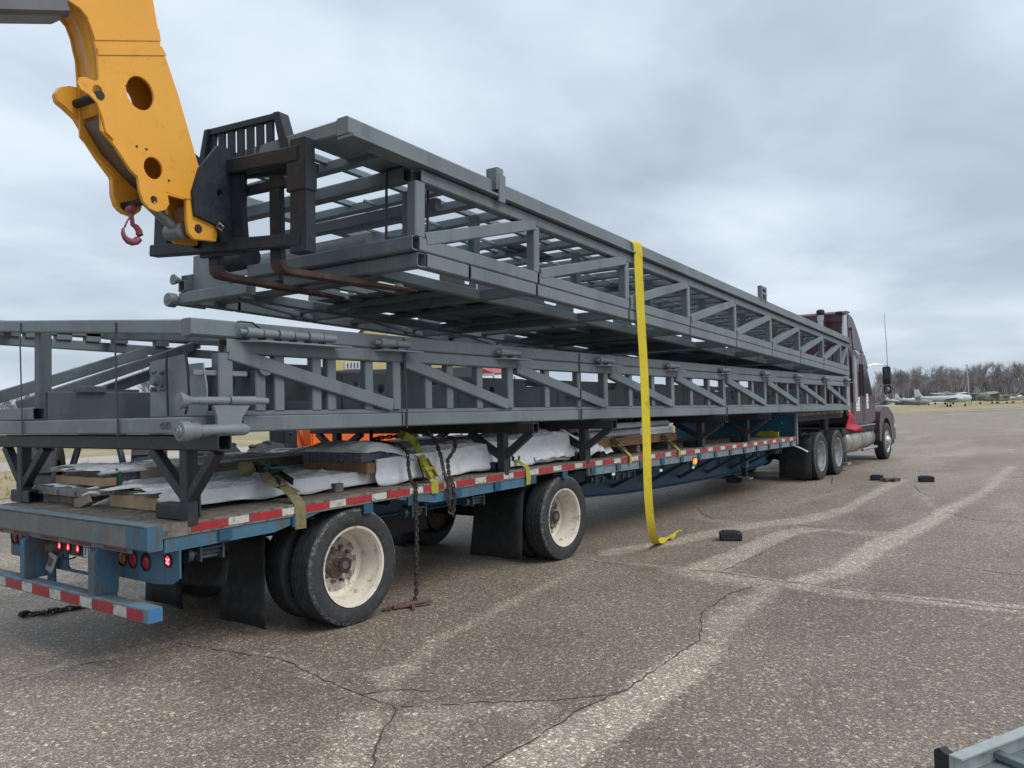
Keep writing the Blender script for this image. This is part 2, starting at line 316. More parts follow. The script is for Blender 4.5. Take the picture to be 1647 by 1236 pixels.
PALE = [
 ( [(2.57, 0.02),(2.41, 0.22),(2.4, 0.84),(2.49, 1.33),(2.42, 1.56),(2.42, 2.03),(2.45, 2.49),(2.65, 2.5),(2.73, 2.25),(2.78, 1.69),(2.8, 1.2),(2.8, 0.77),(2.78, 0.16)],1.0,0.035 ),
 ( [(2.45, 2.49),(2.24, 3.14),(2.2, 3.75),(2.24, 4.46),(2.41, 4.64),(2.51, 3.9),(2.57, 3.07),(2.65, 2.5)],0.62,0.06 ),
 ( [(2.57, 0.02),(1.96, 0.81),(2.24, 1.04),(2.49, 1.33),(2.4, 0.84),(2.38, 0.26)],0.42,0.15 ),
 ( [(0.04, 4.73),(0.76, 4.75),(1.71, 4.58),(2.38, 4.49),(2.97, 4.33),(3.5, 4.44),(4.28, 4.48),(4.26, 4.79),(3.45, 4.72),(2.87, 4.71),(2.28, 4.81),(1.48, 4.9),(0.62, 4.82)],0.75,0.03 ),
 ( [(1.04, 4.66),(2.37, 4.78),(2.33, 4.32),(1.98, 4.32),(1.6, 4.34)],0.6,0.08 ),
 ( [(1.25, 4.71),(1.78, 4.84),(1.64, 6.19),(1.66, 7.34),(1.89, 7.98),(1.48, 8.1),(1.3, 7.3),(1.32, 5.99)],0.85,0.04 ),
 ( [(2.34, 4.76),(2.53, 5.58),(2.5, 7.1),(2.62, 8.28),(2.76, 9.82),(2.71, 10.81),(3.02, 11.22),(3.03, 9.72),(2.92, 7.71),(2.84, 6.52),(2.87, 5.49),(2.63, 4.68)],0.95,0.06 ),
 ( [(2.7, 10.74),(2.95, 13.06),(2.81, 19.47),(3.14, 19.57),(3.21, 13.9),(3.05, 11.01)],0.8,0.1 ),
 ( [(0.02, 5.17),(0.03, 5.39),(0.35, 6.28),(0.61, 7.66),(0.89, 8.32),(1.17, 8.92),(1.44, 10.34),(1.33, 12.17),(1.22, 15.49),(1.56, 15.13),(1.64, 11.37),(1.72, 9.72),(1.54, 8.46),(1.07, 7.81),(0.91, 7.03),(0.58, 5.81),(0.25, 5.01)],0.8,0.06 ),
 ( [(1.48, 8.1),(2.12, 8.06),(2.67, 8.18),(2.76, 7.73),(2.21, 7.7)],0.6,0.05 ),
 ( [(1.57, 14.67),(2.44, 12.17),(2.72, 10.81),(2.57, 10.63)],0.6,0.1 ),
 ( [(2.7, 14.08),(2.76, 17.4),(3.0, 21.38),(3.31, 18.14),(3.13, 15.08)],0.5,0.2 ),
 ( [(3.32, 11.25),(3.7, 12.71),(3.85, 10.57),(3.49, 10.65)],0.45,0.1 ),
 ( [(0.47, 16.63),(0.7, 20.77),(1.72, 22.71),(2.84, 24.83),(2.66, 27.4),(0.93, 25.52),(0.21, 20.65)],0.6,0.25 ),
 ( [(-0.48, 9.18),(0.04, 8.28),(0.72, 8.15),(0.89, 8.32),(0.68, 7.62),(-0.12, 8.2)],0.5,0.06 ),
 ( [(0.69, 10.05),(0.94, 11.52),(1.04, 13.42),(0.73, 12.28),(0.52, 11.02)],0.5,0.06 ),
 ( [(-1.01, -0.8),(-1.11, -0.62),(-1.1, -0.12),(-0.94, 0.5),(-0.88, 0.86),(-0.77, 0.4),(-0.9, -0.2),(-0.97, -0.68)],0.55,0.04 ),
 ( [(-0.37, 0.61),(0.06, 0.74),(0.46, 0.63),(1.14, 0.52),(1.47, 0.46),(0.9, 0.76),(0.93, 1.12),(0.77, 1.48),(0.68, 2.06),(0.51, 2.86),(0.37, 3.95),(0.31, 4.5),(0.42, 4.32),(0.55, 3.67),(0.7, 2.61),(0.87, 1.55),(1.09, 1.1),(1.3, 0.7),(1.5, 0.49),(1.53, 0.43),(1.17, 0.42),(0.24, 0.61)],0.7,0.07 ),
 ( [(1.51, 0.43),(1.37, 0.39),(1.34, 0.19),(1.46, -0.06),(1.76, -0.41),(2.14, -0.35),(1.72, 0.11)],0.72,0.12 ),
 ( [(1.52, 0.44),(1.72, 0.6),(1.99, 0.88),(2.23, 1.09),(2.31, 0.96),(2.1, 0.68),(1.98, 0.4),(2.21, -0.12),(2.15, -0.35),(1.72, 0.11)],0.62,0.12 ),
]

BANDS = [([(-2.78,35.85),(1.22,26.75),(4.0,24)],0.5,0.5), ([(-4.4,-1),(-4.2,5),(-3.6,10.82),(-3.35,13.66),(-1.48,14.04)],0.5,0.7), ([(4.3,8.4),(4.0,13),(4.8,22)],0.35,0.5), ([(5.2,4.62),(9,4.6),(14,4.5)],0.10,0.6)]
def poly_sd(X, Y, P):
    d = np.full(X.shape, 1e9); ins = np.zeros(X.shape, bool)
    for (x0, y0), (x1, y1) in zip(P, P[1:]+P[:1]):
        dx, dy = x1-x0, y1-y0; l2 = dx*dx+dy*dy
        if l2 < 1e-9: continue
        t = np.clip(((X-x0)*dx+(Y-y0)*dy)/l2, 0, 1); d = np.minimum(d, np.hypot(X-x0-t*dx, Y-y0-t*dy))
        if dy != 0: ins ^= ((y0 > Y) != (y1 > Y)) & (X < dx*(Y-y0)/dy+x0)
    return np.where(ins, -d, d)
def seg_dist(X, Y, pts):
    d = np.full(X.shape, 1e9)
    for (x0, y0), (x1, y1) in zip(pts[:-1], pts[1:]):
        dx, dy = x1-x0, y1-y0; t = np.clip(((X-x0)*dx+(Y-y0)*dy)/(dx*dx+dy*dy), 0, 1)
        d = np.minimum(d, np.hypot(X-(x0+t*dx), Y-(y0+t*dy)))
    return d
def axis(lo, hi, step, far0, far1):
    a = list(np.arange(lo, hi+1e-6, step)); s = step; x = hi
    while x < far1: s *= 1.35; x += s; a.append(x)
    s = step; x = lo; pre = []
    while x > far0: s *= 1.35; x -= s; pre.append(x)
    return np.array(pre[::-1]+a)
gx = axis(-5, 6, 0.045, -900, 900); gy = axis(-1.5, 16, 0.05, -300, 1500)
GX, GY = np.meshgrid(gx, gy); pale = np.zeros(GX.shape)
for pts, w, a in BANDS:
    d = seg_dist(GX, GY, pts); pale = np.maximum(pale, a*np.exp(-(d/(w*1.35))**2*0.9))
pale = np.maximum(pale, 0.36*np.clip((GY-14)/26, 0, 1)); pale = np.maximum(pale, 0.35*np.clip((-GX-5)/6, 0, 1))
for P, a, sf in PALE: pale = np.maximum(pale, a*np.clip(.5-poly_sd(GX, GY, P)/(sf*2.2), 0, 1))
me = bpy.data.meshes.new('asphalt_apron'); nx, ny = len(gx), len(gy)
co = np.zeros((nx*ny, 3)); co[:, 0] = GX.ravel(); co[:, 1] = GY.ravel()
ii = np.arange(nx*ny).reshape(ny, nx); q = np.stack([ii[:-1, :-1], ii[:-1, 1:], ii[1:, 1:], ii[1:, :-1]], -1).reshape(-1, 4)
me.vertices.add(nx*ny); me.vertices.foreach_set('co', co.ravel()); me.loops.add(q.size); me.loops.foreach_set('vertex_index', q.ravel())
me.polygons.add(len(q)); me.polygons.foreach_set('loop_start', np.arange(len(q))*4); me.update(calc_edges=True)
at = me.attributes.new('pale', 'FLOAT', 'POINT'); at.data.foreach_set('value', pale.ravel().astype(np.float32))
apron = bpy.data.objects.new('asphalt_apron', me); COL.objects.link(apron); structure(apron)
m = bpy.data.materials.new('old_exposed_asphalt'); m.use_nodes = True; t = m.node_tree; n = t.nodes; l = t.links; b = n['Principled BSDF']
g = n.new('ShaderNodeNewGeometry'); pos = g.outputs['Position']
def gn(s, d=4, rr=0.6, st=(1, 1, 1)):
    mp = n.new('ShaderNodeMapping'); mp.inputs['Scale'].default_value = st; l.new(pos, mp.inputs[0])
    x = n.new('ShaderNodeTexNoise'); x.inputs['Scale'].default_value = s; x.inputs['Detail'].default_value = d; x.inputs['Roughness'].default_value = rr; l.new(mp.outputs[0], x.inputs['Vector']); return x.outputs['Fac']
def gm(op, a, b_=None, cl=False):
    x = n.new('ShaderNodeMath'); x.operation = op; x.use_clamp = cl
    for i, k in enumerate((a, b_)):
        if k is None: continue
        if isinstance(k, (int, float)): x.inputs[i].default_value = k
        else: l.new(k, x.inputs[i])
    return x.outputs[0]
def gramp(v, stops):
    x = n.new('ShaderNodeValToRGB'); l.new(v, x.inputs[0]); e = x.color_ramp.elements
    while len(e) < len(stops): e.new(0.5)
    for k, (p_, c_) in enumerate(stops): e[k].position = p_; e[k].color = c_+(1,)
    return x.outputs[0]
def gmix(f, a, b_, mode='MIX'):
    x = n.new('ShaderNodeMix'); x.data_type = 'RGBA'; x.blend_type = mode
    for i, k in ((0, f), (6, a), (7, b_)):
        if isinstance(k, (int, float)): x.inputs[i].default_value = k
        elif isinstance(k, tuple): x.inputs[i].default_value = k+(1,)
        else: l.new(k, x.inputs[i])
    return x.outputs[2]
att = n.new('ShaderNodeAttribute'); att.attribute_name = 'pale'
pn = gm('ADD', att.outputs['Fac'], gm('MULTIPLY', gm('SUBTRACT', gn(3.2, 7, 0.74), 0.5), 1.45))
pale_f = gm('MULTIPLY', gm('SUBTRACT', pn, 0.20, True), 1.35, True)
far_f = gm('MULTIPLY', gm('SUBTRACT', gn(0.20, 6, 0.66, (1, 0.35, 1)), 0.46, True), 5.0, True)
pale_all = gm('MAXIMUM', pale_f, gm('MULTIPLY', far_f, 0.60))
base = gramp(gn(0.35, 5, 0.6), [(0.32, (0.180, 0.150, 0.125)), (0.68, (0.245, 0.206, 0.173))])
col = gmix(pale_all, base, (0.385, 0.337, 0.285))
# loose stones of the worn surface: light and dark chips about a centimetre across
vo = n.new('ShaderNodeTexVoronoi'); vo.inputs['Scale'].default_value = 120; l.new(pos, vo.inputs['Vector'])
sepc = n.new('ShaderNodeSeparateColor'); l.new(vo.outputs['Color'], sepc.inputs[0])
chip = gramp(sepc.outputs[0], [(0.0, (0.42, 0.40, 0.38)), (0.45, (0.86, 0.85, 0.84)), (0.78, (1.1, 1.1, 1.08)), (0.91, (1.75, 1.7, 1.6)), (1.0, (2.6, 2.5, 2.3))])
vo2 = n.new('ShaderNodeTexVoronoi'); vo2.inputs['Scale'].default_value = 55; l.new(pos, vo2.inputs['Vector'])
sep2 = n.new('ShaderNodeSeparateColor'); l.new(vo2.outputs['Color'], sep2.inputs[0])
chip2 = gramp(sep2.outputs[1], [(0.0, (0.80, 0.79, 0.78)), (0.8, (1.02, 1.02, 1.0)), (0.92, (1.7, 1.66, 1.58)), (1.0, (2.6, 2.5, 2.3))])
col = gmix(0.85, col, chip, 'MULTIPLY'); col = gmix(0.75, col, chip2, 'MULTIPLY')
stain = gramp(gn(0.8, 6, 0.65), [(0.30, (0.72, 0.71, 0.70)), (0.45, (1, 1, 1)), (1, (1.06, 1.05, 1.04))])
col = gmix(0.8, col, stain, 'MULTIPLY')
l.new(col, b.inputs['Base Color']); b.inputs['Roughness'].default_value = 0.62; b.inputs['Specular IOR Level'].default_value = 0.4
bp = n.new('ShaderNodeBump'); bp.inputs['Strength'].default_value = 0.55; bp.inputs['Distance'].default_value = 0.006
l.new(gm('SUBTRACT', 1.0, vo.outputs['Distance']), bp.inputs['Height']); l.new(bp.outputs[0], b.inputs['Normal'])
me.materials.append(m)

CRK = mat('crack_tar', (0.06, 0.052, 0.045), 0.9, var=0.3, scale=30)
for ci, pts in enumerate(CRACKS):
    rnd = random.Random(ci); P = []
    for (x0, y0), (x1, y1) in zip(pts[:-1], pts[1:]):
        k = max(2, int(math.hypot(x1-x0, y1-y0)/0.06))
        for i in range(k):
            u = i/k; amp = 0.014
            P.append((lerp(x0, x1, u)+rnd.uniform(-amp, amp), lerp(y0, y1, u)+rnd.uniform(-amp, amp)))
    P.append(pts[-1]); vs = []; fs = []
    for i, (x, y) in enumerate(P):
        a = V(P[min(i+1, len(P)-1)])-V(P[max(i-1, 0)]); nn = V((-a.y, a.x)).normalized(); w = rnd.uniform(0.0015, 0.0065)*(0.4 if i in (0, len(P)-1) else 1)*(1+0.05*max(0, y-3))
        vs += [(x-nn.x*w, y-nn.y*w, 0.004), (x+nn.x*w, y+nn.y*w, 0.004)]
        if i: fs.append((2*i-2, 2*i-1, 2*i+1, 2*i))
    structure(MB().add(vs, fs).build('pavement_crack', CRK))

# dry field beyond the apron, with paved strips crossing it
GRASS = mat('dry_straw_field', (0.36, 0.285, 0.165), 0.95, var=0.22, scale=0.12, c2=(0.27, 0.235, 0.125), cov=0.46, c2scale=0.35, bump=0.6, bscale=9)
PAVE = mat('far_concrete_strip', (0.40, 0.355, 0.315), 0.9, var=0.1, scale=0.3)
def flat(name, poly, z, mm): return structure(MB().add([(x, y, z) for x, y in poly], [tuple(range(len(poly)))]).build(name, mm, smooth=False))
flat('dry_grass_field', [(-900, -300), (-14.5, -300), (-14.5, 60), (-12.5, 86), (-4, 108), (20, 131), (900, 330), (900, 1500), (-900, 1500)], 0.012, GRASS)
flat('taxiway', [(-31, -300), (-24.5, -300), (-24.5, 700), (-31, 700)], 0.020, PAVE)
flat('far_taxiway', [(-86, -300), (-66, -300), (-66, 700), (-86, 700)], 0.020, PAVE)
flat('apron_edge', [(-9.5, 88), (-3.5, 98), (22, 123), (60, 135), (60, 131), (22, 119.5), (-3, 95), (-8.5, 85)], 0.030, PAVE)
# straw tufts along the near edge of the field
tf = MB(); rnd = random.Random(3)
for k in range(2600):
    x = -14.4-abs(rnd.gauss(0, 5)); y = rnd.uniform(-8, 50); h = rnd.uniform(0.05, 0.16); a = rnd.uniform(0, 6.28)
    for j in range(2):
        dx, dy = rnd.uniform(-.06, .06), rnd.uniform(-.06, .06)
        tf.add([(x+.02*math.cos(a), y+.02*math.sin(a), 0.012), (x-.02*math.cos(a), y-.02*math.sin(a), 0.012), (x+dx, y+dy, h)], [(0, 1, 2)])
o = tf.build('dry_grass', GRASS, smooth=False); o['kind'] = 'stuff'
# ------------------------------------------------------------------ step-deck trailer
def zd(y): return interp(y, [-0.3, 0.5, 2, 4.5, 7.3, 9.6, 13.0], [1.005, 1.020, 1.043, 1.066, 1.040, 1.016, 0.988])
TR = thing('flatbed_trailer', 'long blue step-deck trailer with white wheel rims and a worn plank deck', 'trailer', (-1.3, 0, 0))
YS = [-0.10]+[i*1.0 for i in range(1, 13)]+[12.93]
for i in range(13):
    x0 = -2.545+i*0.1925; x1 = x0+0.188; mb = MB(); rnd = random.Random(i)
    cuts = [-0.10, 0.85+rnd.uniform(-.3, .5), 12.93] if i % 2 else [-0.10, 1.6+rnd.uniform(-.5, .6), 12.93]
    dz = rnd.uniform(-0.004, 0.004)
    for a, b_ in zip(cuts[:-1], cuts[1:]):
        ys = [a+.002]+[y for y in YS if a+.05 < y < b_-.05]+[b_-.002]
        vs = []; fs = []; w0, w1 = x0+rnd.uniform(0, .006), x1-rnd.uniform(0, .006)
        for k, y in enumerate(ys):
            z = zd(y)+dz; vs += [(w0, y, z-.035), (w1, y, z-.035), (w1, y, z-.005), (w1-.006, y, z), (w0+.006, y, z), (w0, y, z-.005)]
            if k: fs += [((k-1)*6+j, (k-1)*6+(j+1) % 6, k*6+(j+1) % 6, k*6+j) for j in range(6)]
        fs += [(5, 4, 3, 2, 1, 0), tuple((len(ys)-1)*6+j for j in range(6))]
        mb.add(vs, fs); dz = rnd.uniform(-0.004, 0.004)
    mb.build('deck_plank', PLANK, TR, smooth=False)
def strip(x0, x1, ya, yb, zlo, zhi, step=0.5):
    """box that follows the camber of the deck"""
    n_ = max(1, int(abs(yb-ya)/step)); vs = []; fs = []
    for k in range(n_+1):
        y = lerp(ya, yb, k/n_); z = zd(y); vs += [(x0, y, z+zlo), (x1, y, z+zlo), (x1, y, z+zhi), (x0, y, z+zhi)]
        if k: fs += [((k-1)*4+j, (k-1)*4+(j+1) % 4, k*4+(j+1) % 4, k*4+j) for j in range(4)]
    fs += [(3, 2, 1, 0), tuple(n_*4+j for j in range(4))]
    return vs, fs
for sx in (0, 1):                                                   # near side, far side
    mb = MB(); e0, e1 = ((-0.045, -0.012) if sx == 0 else (-2.588, -2.555)); mb.add(*strip(e0, e1, -0.10, 12.93, -0.082, 0.004)); mb.build('rub_rail', RAILWOOD, TR, smooth=False)
    for k in range(21):
        mb = MB(); y = 0.35+k*0.61
        if abs(y-1.54) < .1: y += .1
        xo = -0.012 if sx == 0 else -2.588; s = 1 if sx == 0 else -1
        mb.add(*strip(min(xo, xo+s*.010), max(xo, xo+s*.010), y-.05, y+.05, -0.16, -0.085)); mb.build('stake_pocket', BLUE_DK, TR, smooth=False)
def side_rail(ya, yb, s0, s1, m_):
    mb = MB(); n_ = max(2, int((yb-ya)/0.4)); vs = []; fs = []
    for k in range(n_+1):
        y = lerp(ya, yb, k/n_); z = zd(y); lo = -0.175
        if k == 0 and s0: lo = -0.09
        if k == n_ and s1: lo = -0.09
        vs += [(-0.06, y, z+lo), (-0.022, y, z+lo), (-0.022, y, z-.083), (-0.06, y, z-.083)]
        if k == 0 and s0 or (k == 1 and s0): pass
        if k: fs += [((k-1)*4+j, (k-1)*4+(j+1) % 4, k*4+(j+1) % 4, k*4+j) for j in range(4)]
    fs += [(3, 2, 1, 0), tuple(n_*4+j for j in range(4))]
    mb.add(vs, fs); return mb.build('side_rail', m_, TR, smooth=False)
side_rail(-0.08, 1.18, 0, 1, BLUE); side_rail(2.0, 3.92, 1, 0, BLUE); side_rail(5.15, 12.93, 0, 0, BLUE_TOP)
MB().add(*strip(-2.578, -2.54, -0.08, 12.93, -0.175, -0.083)).build('side_rail', BLUE, TR, smooth=False)
# reflective tape along the rail, red and white by turns, scuffed away here and there
y = 0.10; k = 0
gaps = {4: 0.05}
while y < 12.85:
    red = k % 2 == 0; ln = (0.30 if red else 0.185)*(0.92 if y < 6 else 1.0)
    MB().add(*strip(-0.0115, -0.009, y+.004, min(12.9, y+ln-.004), -0.066, -0.014, 0.3)).build('reflector_tape', TAPE_R if red else TAPE_W, TR, smooth=False)
    y += ln; k += 1
# rear header, corner cap, tail plates, bumper
hb = MB(); hb.bar((-2.6, -0.155, 0.935), (-0.27, -0.155, 0.935), 0.10, 0.155, ch=.012); hb.build('rear_header', HEADER, TR)
MB().bar((-0.268, -0.155, 0.937), (0.0, -0.155, 0.937), 0.104, 0.160, ch=.012).build('header_corner', BLUE, TR)
MB().bx(-2.6, -0.02, -0.21, -0.10, 1.013, 1.021).build('header_lip', BLUE_TOP, TR, bevel=.002)
x = -2.58; k = 0
while x < -0.5:
    ln = 0.29 if k % 2 == 0 else 0.19
    MB().bx(x, x+ln-.008, -0.150, -0.146, 0.822, 0.856).build('reflector_tape', mat('dull_red_tape', (0.15, 0.035, 0.045), .5, var=.2, scale=14) if k % 2 == 0 else mat('dull_white_tape', (0.2, 0.195, 0.18), .6, var=.2, scale=14), TR, smooth=False); x += ln; k += 1
MB().bx(-2.6, -0.3, -0.146, -0.14, 0.815, 0.858).build('tape_backing', HEADER, TR, smooth=False)
def plate(xz, y, t, m_, name='tail_plate', holes=()):
    return MB().prism(xz, (0, y, 0), (1, 0, 0), (0, 0, 1), (0, 1, 0), t, holes).build(name, m_, TR, smooth=False)
rl = [(-0.747, .725, .058), (-0.604, .724, .058), (-0.432, .722, .058)]
plate([(-0.86, .87), (-0.02, .87), (-0.02, .655), (-0.11, .605), (-0.30, .587), (-0.86, .585)], 0.02, .012, BLUE, holes=[circ(a, b_, r_*1.02, 20) for a, b_, r_ in rl])
for (a, b_, r_), mm in zip(rl, (LENS_A, LENS_R, LENS_R)):
    lp = MB(); lp.lathe([(r_*1.0, .014), (r_*1.08, -.004), (r_*.98, -.010), (r_*.94, .004)], (a, .02, b_), (0, 1, 0), 24); rg = lp.build('lamp_ring', FLAP, TR)
    MB().lathe([(r_*.95, .004), (r_*.7, -.008), (r_*.35, -.012), (0, -.013)], (a, .02, b_), (0, 1, 0), 24).build('tail_lamp', mm, TR)
MB().lathe([(.04, .0), (.047, -.008), (.037, -.012), (.034, 0)], (-0.152, .02, .757), (0, 1, 0), 20).build('lamp_ring', FLAP, TR)
tl = MB().lathe([(.036, .001), (.026, -.006), (0, -.008)], (-0.152, .02, .757), (0, 1, 0), 20).build('tail_lamp', LENS_ON, TR)
for a, b_ in ((0, 0), (.015, .010), (-.013, .012), (.008, -.017), (-.012, -.014)): MB().lathe([(.006, -.006), (.004, -.011), (0, -.012)], (-0.152+a, .02, .757+b_), (0, 1, 0), 8).build('led', LED_ON, tl)
plate([(-2.58, .87), (-1.93, .87), (-1.93, .585), (-2.58, .585)], 0.02, .012, BLUE)
for a in (-2.50, -2.385):
    MB().lathe([(.062, .0), (.066, -.010), (.055, -.010), (.053, 0)], (a, .02, .742), (0, 1, 0), 22).build('lamp_ring', FLAP, TR)
    MB().lathe([(.056, .001), (.04, -.006), (0, -.01)], (a, .02, .742), (0, 1, 0), 22).build('tail_lamp', mat('dusty_red_lens', (0.20, .035, .05), .4, var=.2), TR)
slot = [(-1.585, .592), (-1.555, .565), (-1.235, .565), (-1.205, .592), (-1.205, .655), (-1.235, .672), (-1.585, .672)]
plate([(-1.93, .87), (-0.86, .87), (-0.86, .44), (-1.03, .44), (-1.03, .545), (-1.80, .545), (-1.80, .44), (-1.93, .44)], 0.026, .012, BLUE_TOP if False else BLUE, 'center_plate', [slot])
lb = MB().bx(-1.80, -1.34, 0.016, 0.026, .690, .775).build('lamp_bracket', mat('bare_steel_bracket', (.10, .085, .075), .6, var=.2, scale=10), TR, bevel=.002)
for a in (-1.731, -1.587, -1.436):
    MB().lathe([(.036, .0), (.042, -.009), (.033, -.013), (.030, 0)], (a+.05, .016, .733), (0, 1, 0), 20).build('lamp_ring', mat('red_grommet', (.12, .02, .025), .5), TR)
    tl = MB().lathe([(.031, .001), (.022, -.007), (0, -.009)], (a+.05, .016, .733), (0, 1, 0), 20).build('tail_lamp', LENS_ON, TR)
    for p_, q_ in ((0, 0), (.0, .012), (-.006, -.011), (.009, -.003)): MB().lathe([(.005, -.007), (.003, -.011), (0, -.0115)], (a+.05+p_, .016, .733+q_), (0, 1, 0), 8).build('led', LED_ON, tl)
# sticker with its black number
st = MB().bx(-1.325, -1.225, .0225, .0255, .680, .775).build('number_sticker', PRINTW, TR, smooth=False)
text('sticker_number', '3T', PRINT, st, (-1.316, .0218, .696), (1, 0, 0), (0, 0, 1), .088)
for x0 in (-1.875, -0.80):                                           # upright bumper posts with a sloped top
    MB().prism([(-0.195, .50), (-0.03, .50), (-0.03, .86), (-0.10, .86), (-0.195, .79)], (x0, 0, 0), (0, 1, 0), (0, 0, 1), (1, 0, 0), .10 if x0 > -1 else .085).build('bumper_post', BLUE, TR, bevel=.004)
MB().bar((-2.57, -0.145, .452), (-0.03, -0.145, .452), .10, .095, ch=.006, hollow=False).build('bumper_bar', BLUE_TOP, TR)
MB().bx(-0.0295, -0.026, -0.192, -0.098, .408, .496).build('bumper_end_cap', mat('bright_blue_cap', (.05, .17, .34), .45, var=.08), TR, smooth=False)
x = -0.085; k = 0
while x > -2.5:
    ln = 0.285 if k % 2 == 0 else 0.175
    if k == 0: ln = .20
    MB().bx(x-ln+.004, x-.002, -0.1975, -0.1955, .414, .482).build('reflector_tape', TAPE_R if k % 2 == 0 else TAPE_W, TR, smooth=False); x -= ln; k += 1
# licence plate hanging askew from its lamp
pm = Matrix.Rotation(R(14), 3, 'Y') @ Matrix.Rotation(R(-14), 3, 'X')
pl = MB(); pl.box((-1.77, -.03, .615), (.20, .006, .135), pm); pl = pl.build('licence_plate', mat('weathered_plate', (.42, .41, .40), .5, var=.2, scale=20, c2=(.2, .18, .17), cov=.36, c2scale=30), TR, bevel=.002)
mk = MB()
for i, (a, w_) in enumerate(((-.06, .016), (-.035, .010), (-.012, .018), (.012, .012), (.036, .017), (.058, .012))): mk.box(V((-1.77, -.03, .615))+pm @ V((a, -.0035, .002)), (w_, .002, .062), pm)
mk.build('plate_marks', mat('dark_plate_letters', (.09, .08, .09), .6), pl, smooth=False)
MB().lathe([(.0, -.07), (.035, -.065), (.055, -.03), (.062, .0), (.062, .05), (.0, .05)], (-1.80, .02, .72), (.25, 1, .0), 14).build('plate_lamp', mat('grimy_lamp_housing', (.12, .115, .11), .6, var=.3, scale=20), TR)
MB().path([(-1.60, .0, .672), (-1.55, -.02, .655), (-1.47, -.02, .652), (-1.40, .0, .672)], .007, 6).build('cable', FLAP, TR)
# main beams with the fish-belly of the long wheelbase, outriggers and cross-members
BOT = ([-0.0, 1.0, 4.4, 5.2, 6.2, 7.4, 9.4, 11.6, 12.8, 13.4], [.74, .72, .70, .62, .50, .435, .392, .375, .415, .50])
for xb in (-0.78, -1.84):
    mb = MB(); vs = []; fs = []; ys = [0.04, 1, 2, 3, 4.4, 5.2, 5.7, 6.2, 6.8, 7.4, 8.4, 9.4, 10.5, 11.6, 12.2, 12.8, 13.3]
    for k, y in enumerate(ys):
        z0 = interp(y, *BOT); z1 = zd(min(y, 12.9))-.05
        vs += [(xb-.006, y, z0), (xb+.006, y, z0), (xb+.006, y, z1), (xb-.006, y, z1)]
        if k: fs += [((k-1)*4+j, (k-1)*4+(j+1) % 4, k*4+(j+1) % 4, k*4+j) for j in range(4)]
    fs += [(3, 2, 1, 0), tuple((len(ys)-1)*4+j for j in range(4))]
    mb.add(vs, fs); mb.build('main_beam', BLUE_DK, TR, smooth=False)
    mb = MB(); vs = []; fs = []
    for k, y in enumerate(ys):
        z0 = interp(y, *BOT); vs += [(xb-.07, y, z0-.016), (xb+.07, y, z0-.016), (xb+.07, y, z0), (xb-.07, y, z0)]
        if k: fs += [((k-1)*4+j, (k-1)*4+(j+1) % 4, k*4+(j+1) % 4, k*4+j) for j in range(4)]
    fs += [(3, 2, 1, 0), tuple((len(ys)-1)*4+j for j in range(4))]
    mb.add(vs, fs); mb.build('beam_flange', BLUE_DK, TR, smooth=False)
for k in range(31):
    y = 0.3+k*0.42; z = zd(y); mb = MB(); mb.bx(-2.53, -0.065, y-.004, y+.004, z-.13, z-.04); mb.bx(-2.53, -0.065, y-.03, y+.03, z-.136, z-.13); mb.build('cross_member', UNDER, TR, smooth=False)
for y in (5.9, 7.0, 8.1, 9.2, 10.3, 11.4, 12.3):
    z = zd(y); MB().bar((-0.765, y, interp(y, *BOT)+.10), (-0.075, y, z-.165), .05, .05).build('outrigger_brace', BLUE_DK, TR)
for y in (6.35, 6.62, 7.5, 7.78, 8.6, 9.7, 9.95, 10.85):
    z = interp(y, *BOT); MB().bx(-0.772, -0.764, y-.05, y+.05, z+.20, z+.33).build('painted_slot', mat('slot_shadow_steel', (.012, .03, .05), .7), TR, smooth=False)  # solid dark plates for the slots, their inner shade put into the colour
for y, z in ((5.75, .86), (7.05, .80), (8.1, .76)): MB().bx(-0.045, -0.03, y-.035, y+.035, z-.02, z+.012).build('reflector', PRINTW, TR, smooth=False)
mk = MB().lathe([(.042, 0), (.04, .02), (.02, .034), (0, .036)], (-0.021, 8.12, .845), (1, 0, 0), 14).build('marker_lamp', LENS_A_ON, TR)
MB().bx(-0.030, -0.022, 8.06, 8.18, .775, .90).build('lamp_mount', BLUE_TOP, TR)
# strap winches under the edge
def winch(y):
    z = zd(y)-.235; mb = MB()
    for a in (-.085, .085): mb.bx(-0.17, -0.05, y+a-.006, y+a+.006, z-.05, z+.065)
    mb.tube((-0.105, y-.13, z), (-0.105, y+.10, z), .022, 10); mb.tube((-0.105, y-.165, z), (-0.105, y-.13, z), .046, 12); mb.tube((-.105, y-.07, z-.03), (-.105, y+.07, z-.03), .013, 8); mb.tube((-.07, y-.085, z+.03), (-.07, y+.085, z+.03), .011, 8)
    mb.build('strap_winch', mat('greasy_winch', (.055, .075, .09), .5, .3, var=.3, scale=20), TR)
for y in (0.28, 2.32, 3.15, 5.45, 5.95, 6.25, 11.0, 12.0): winch(y)
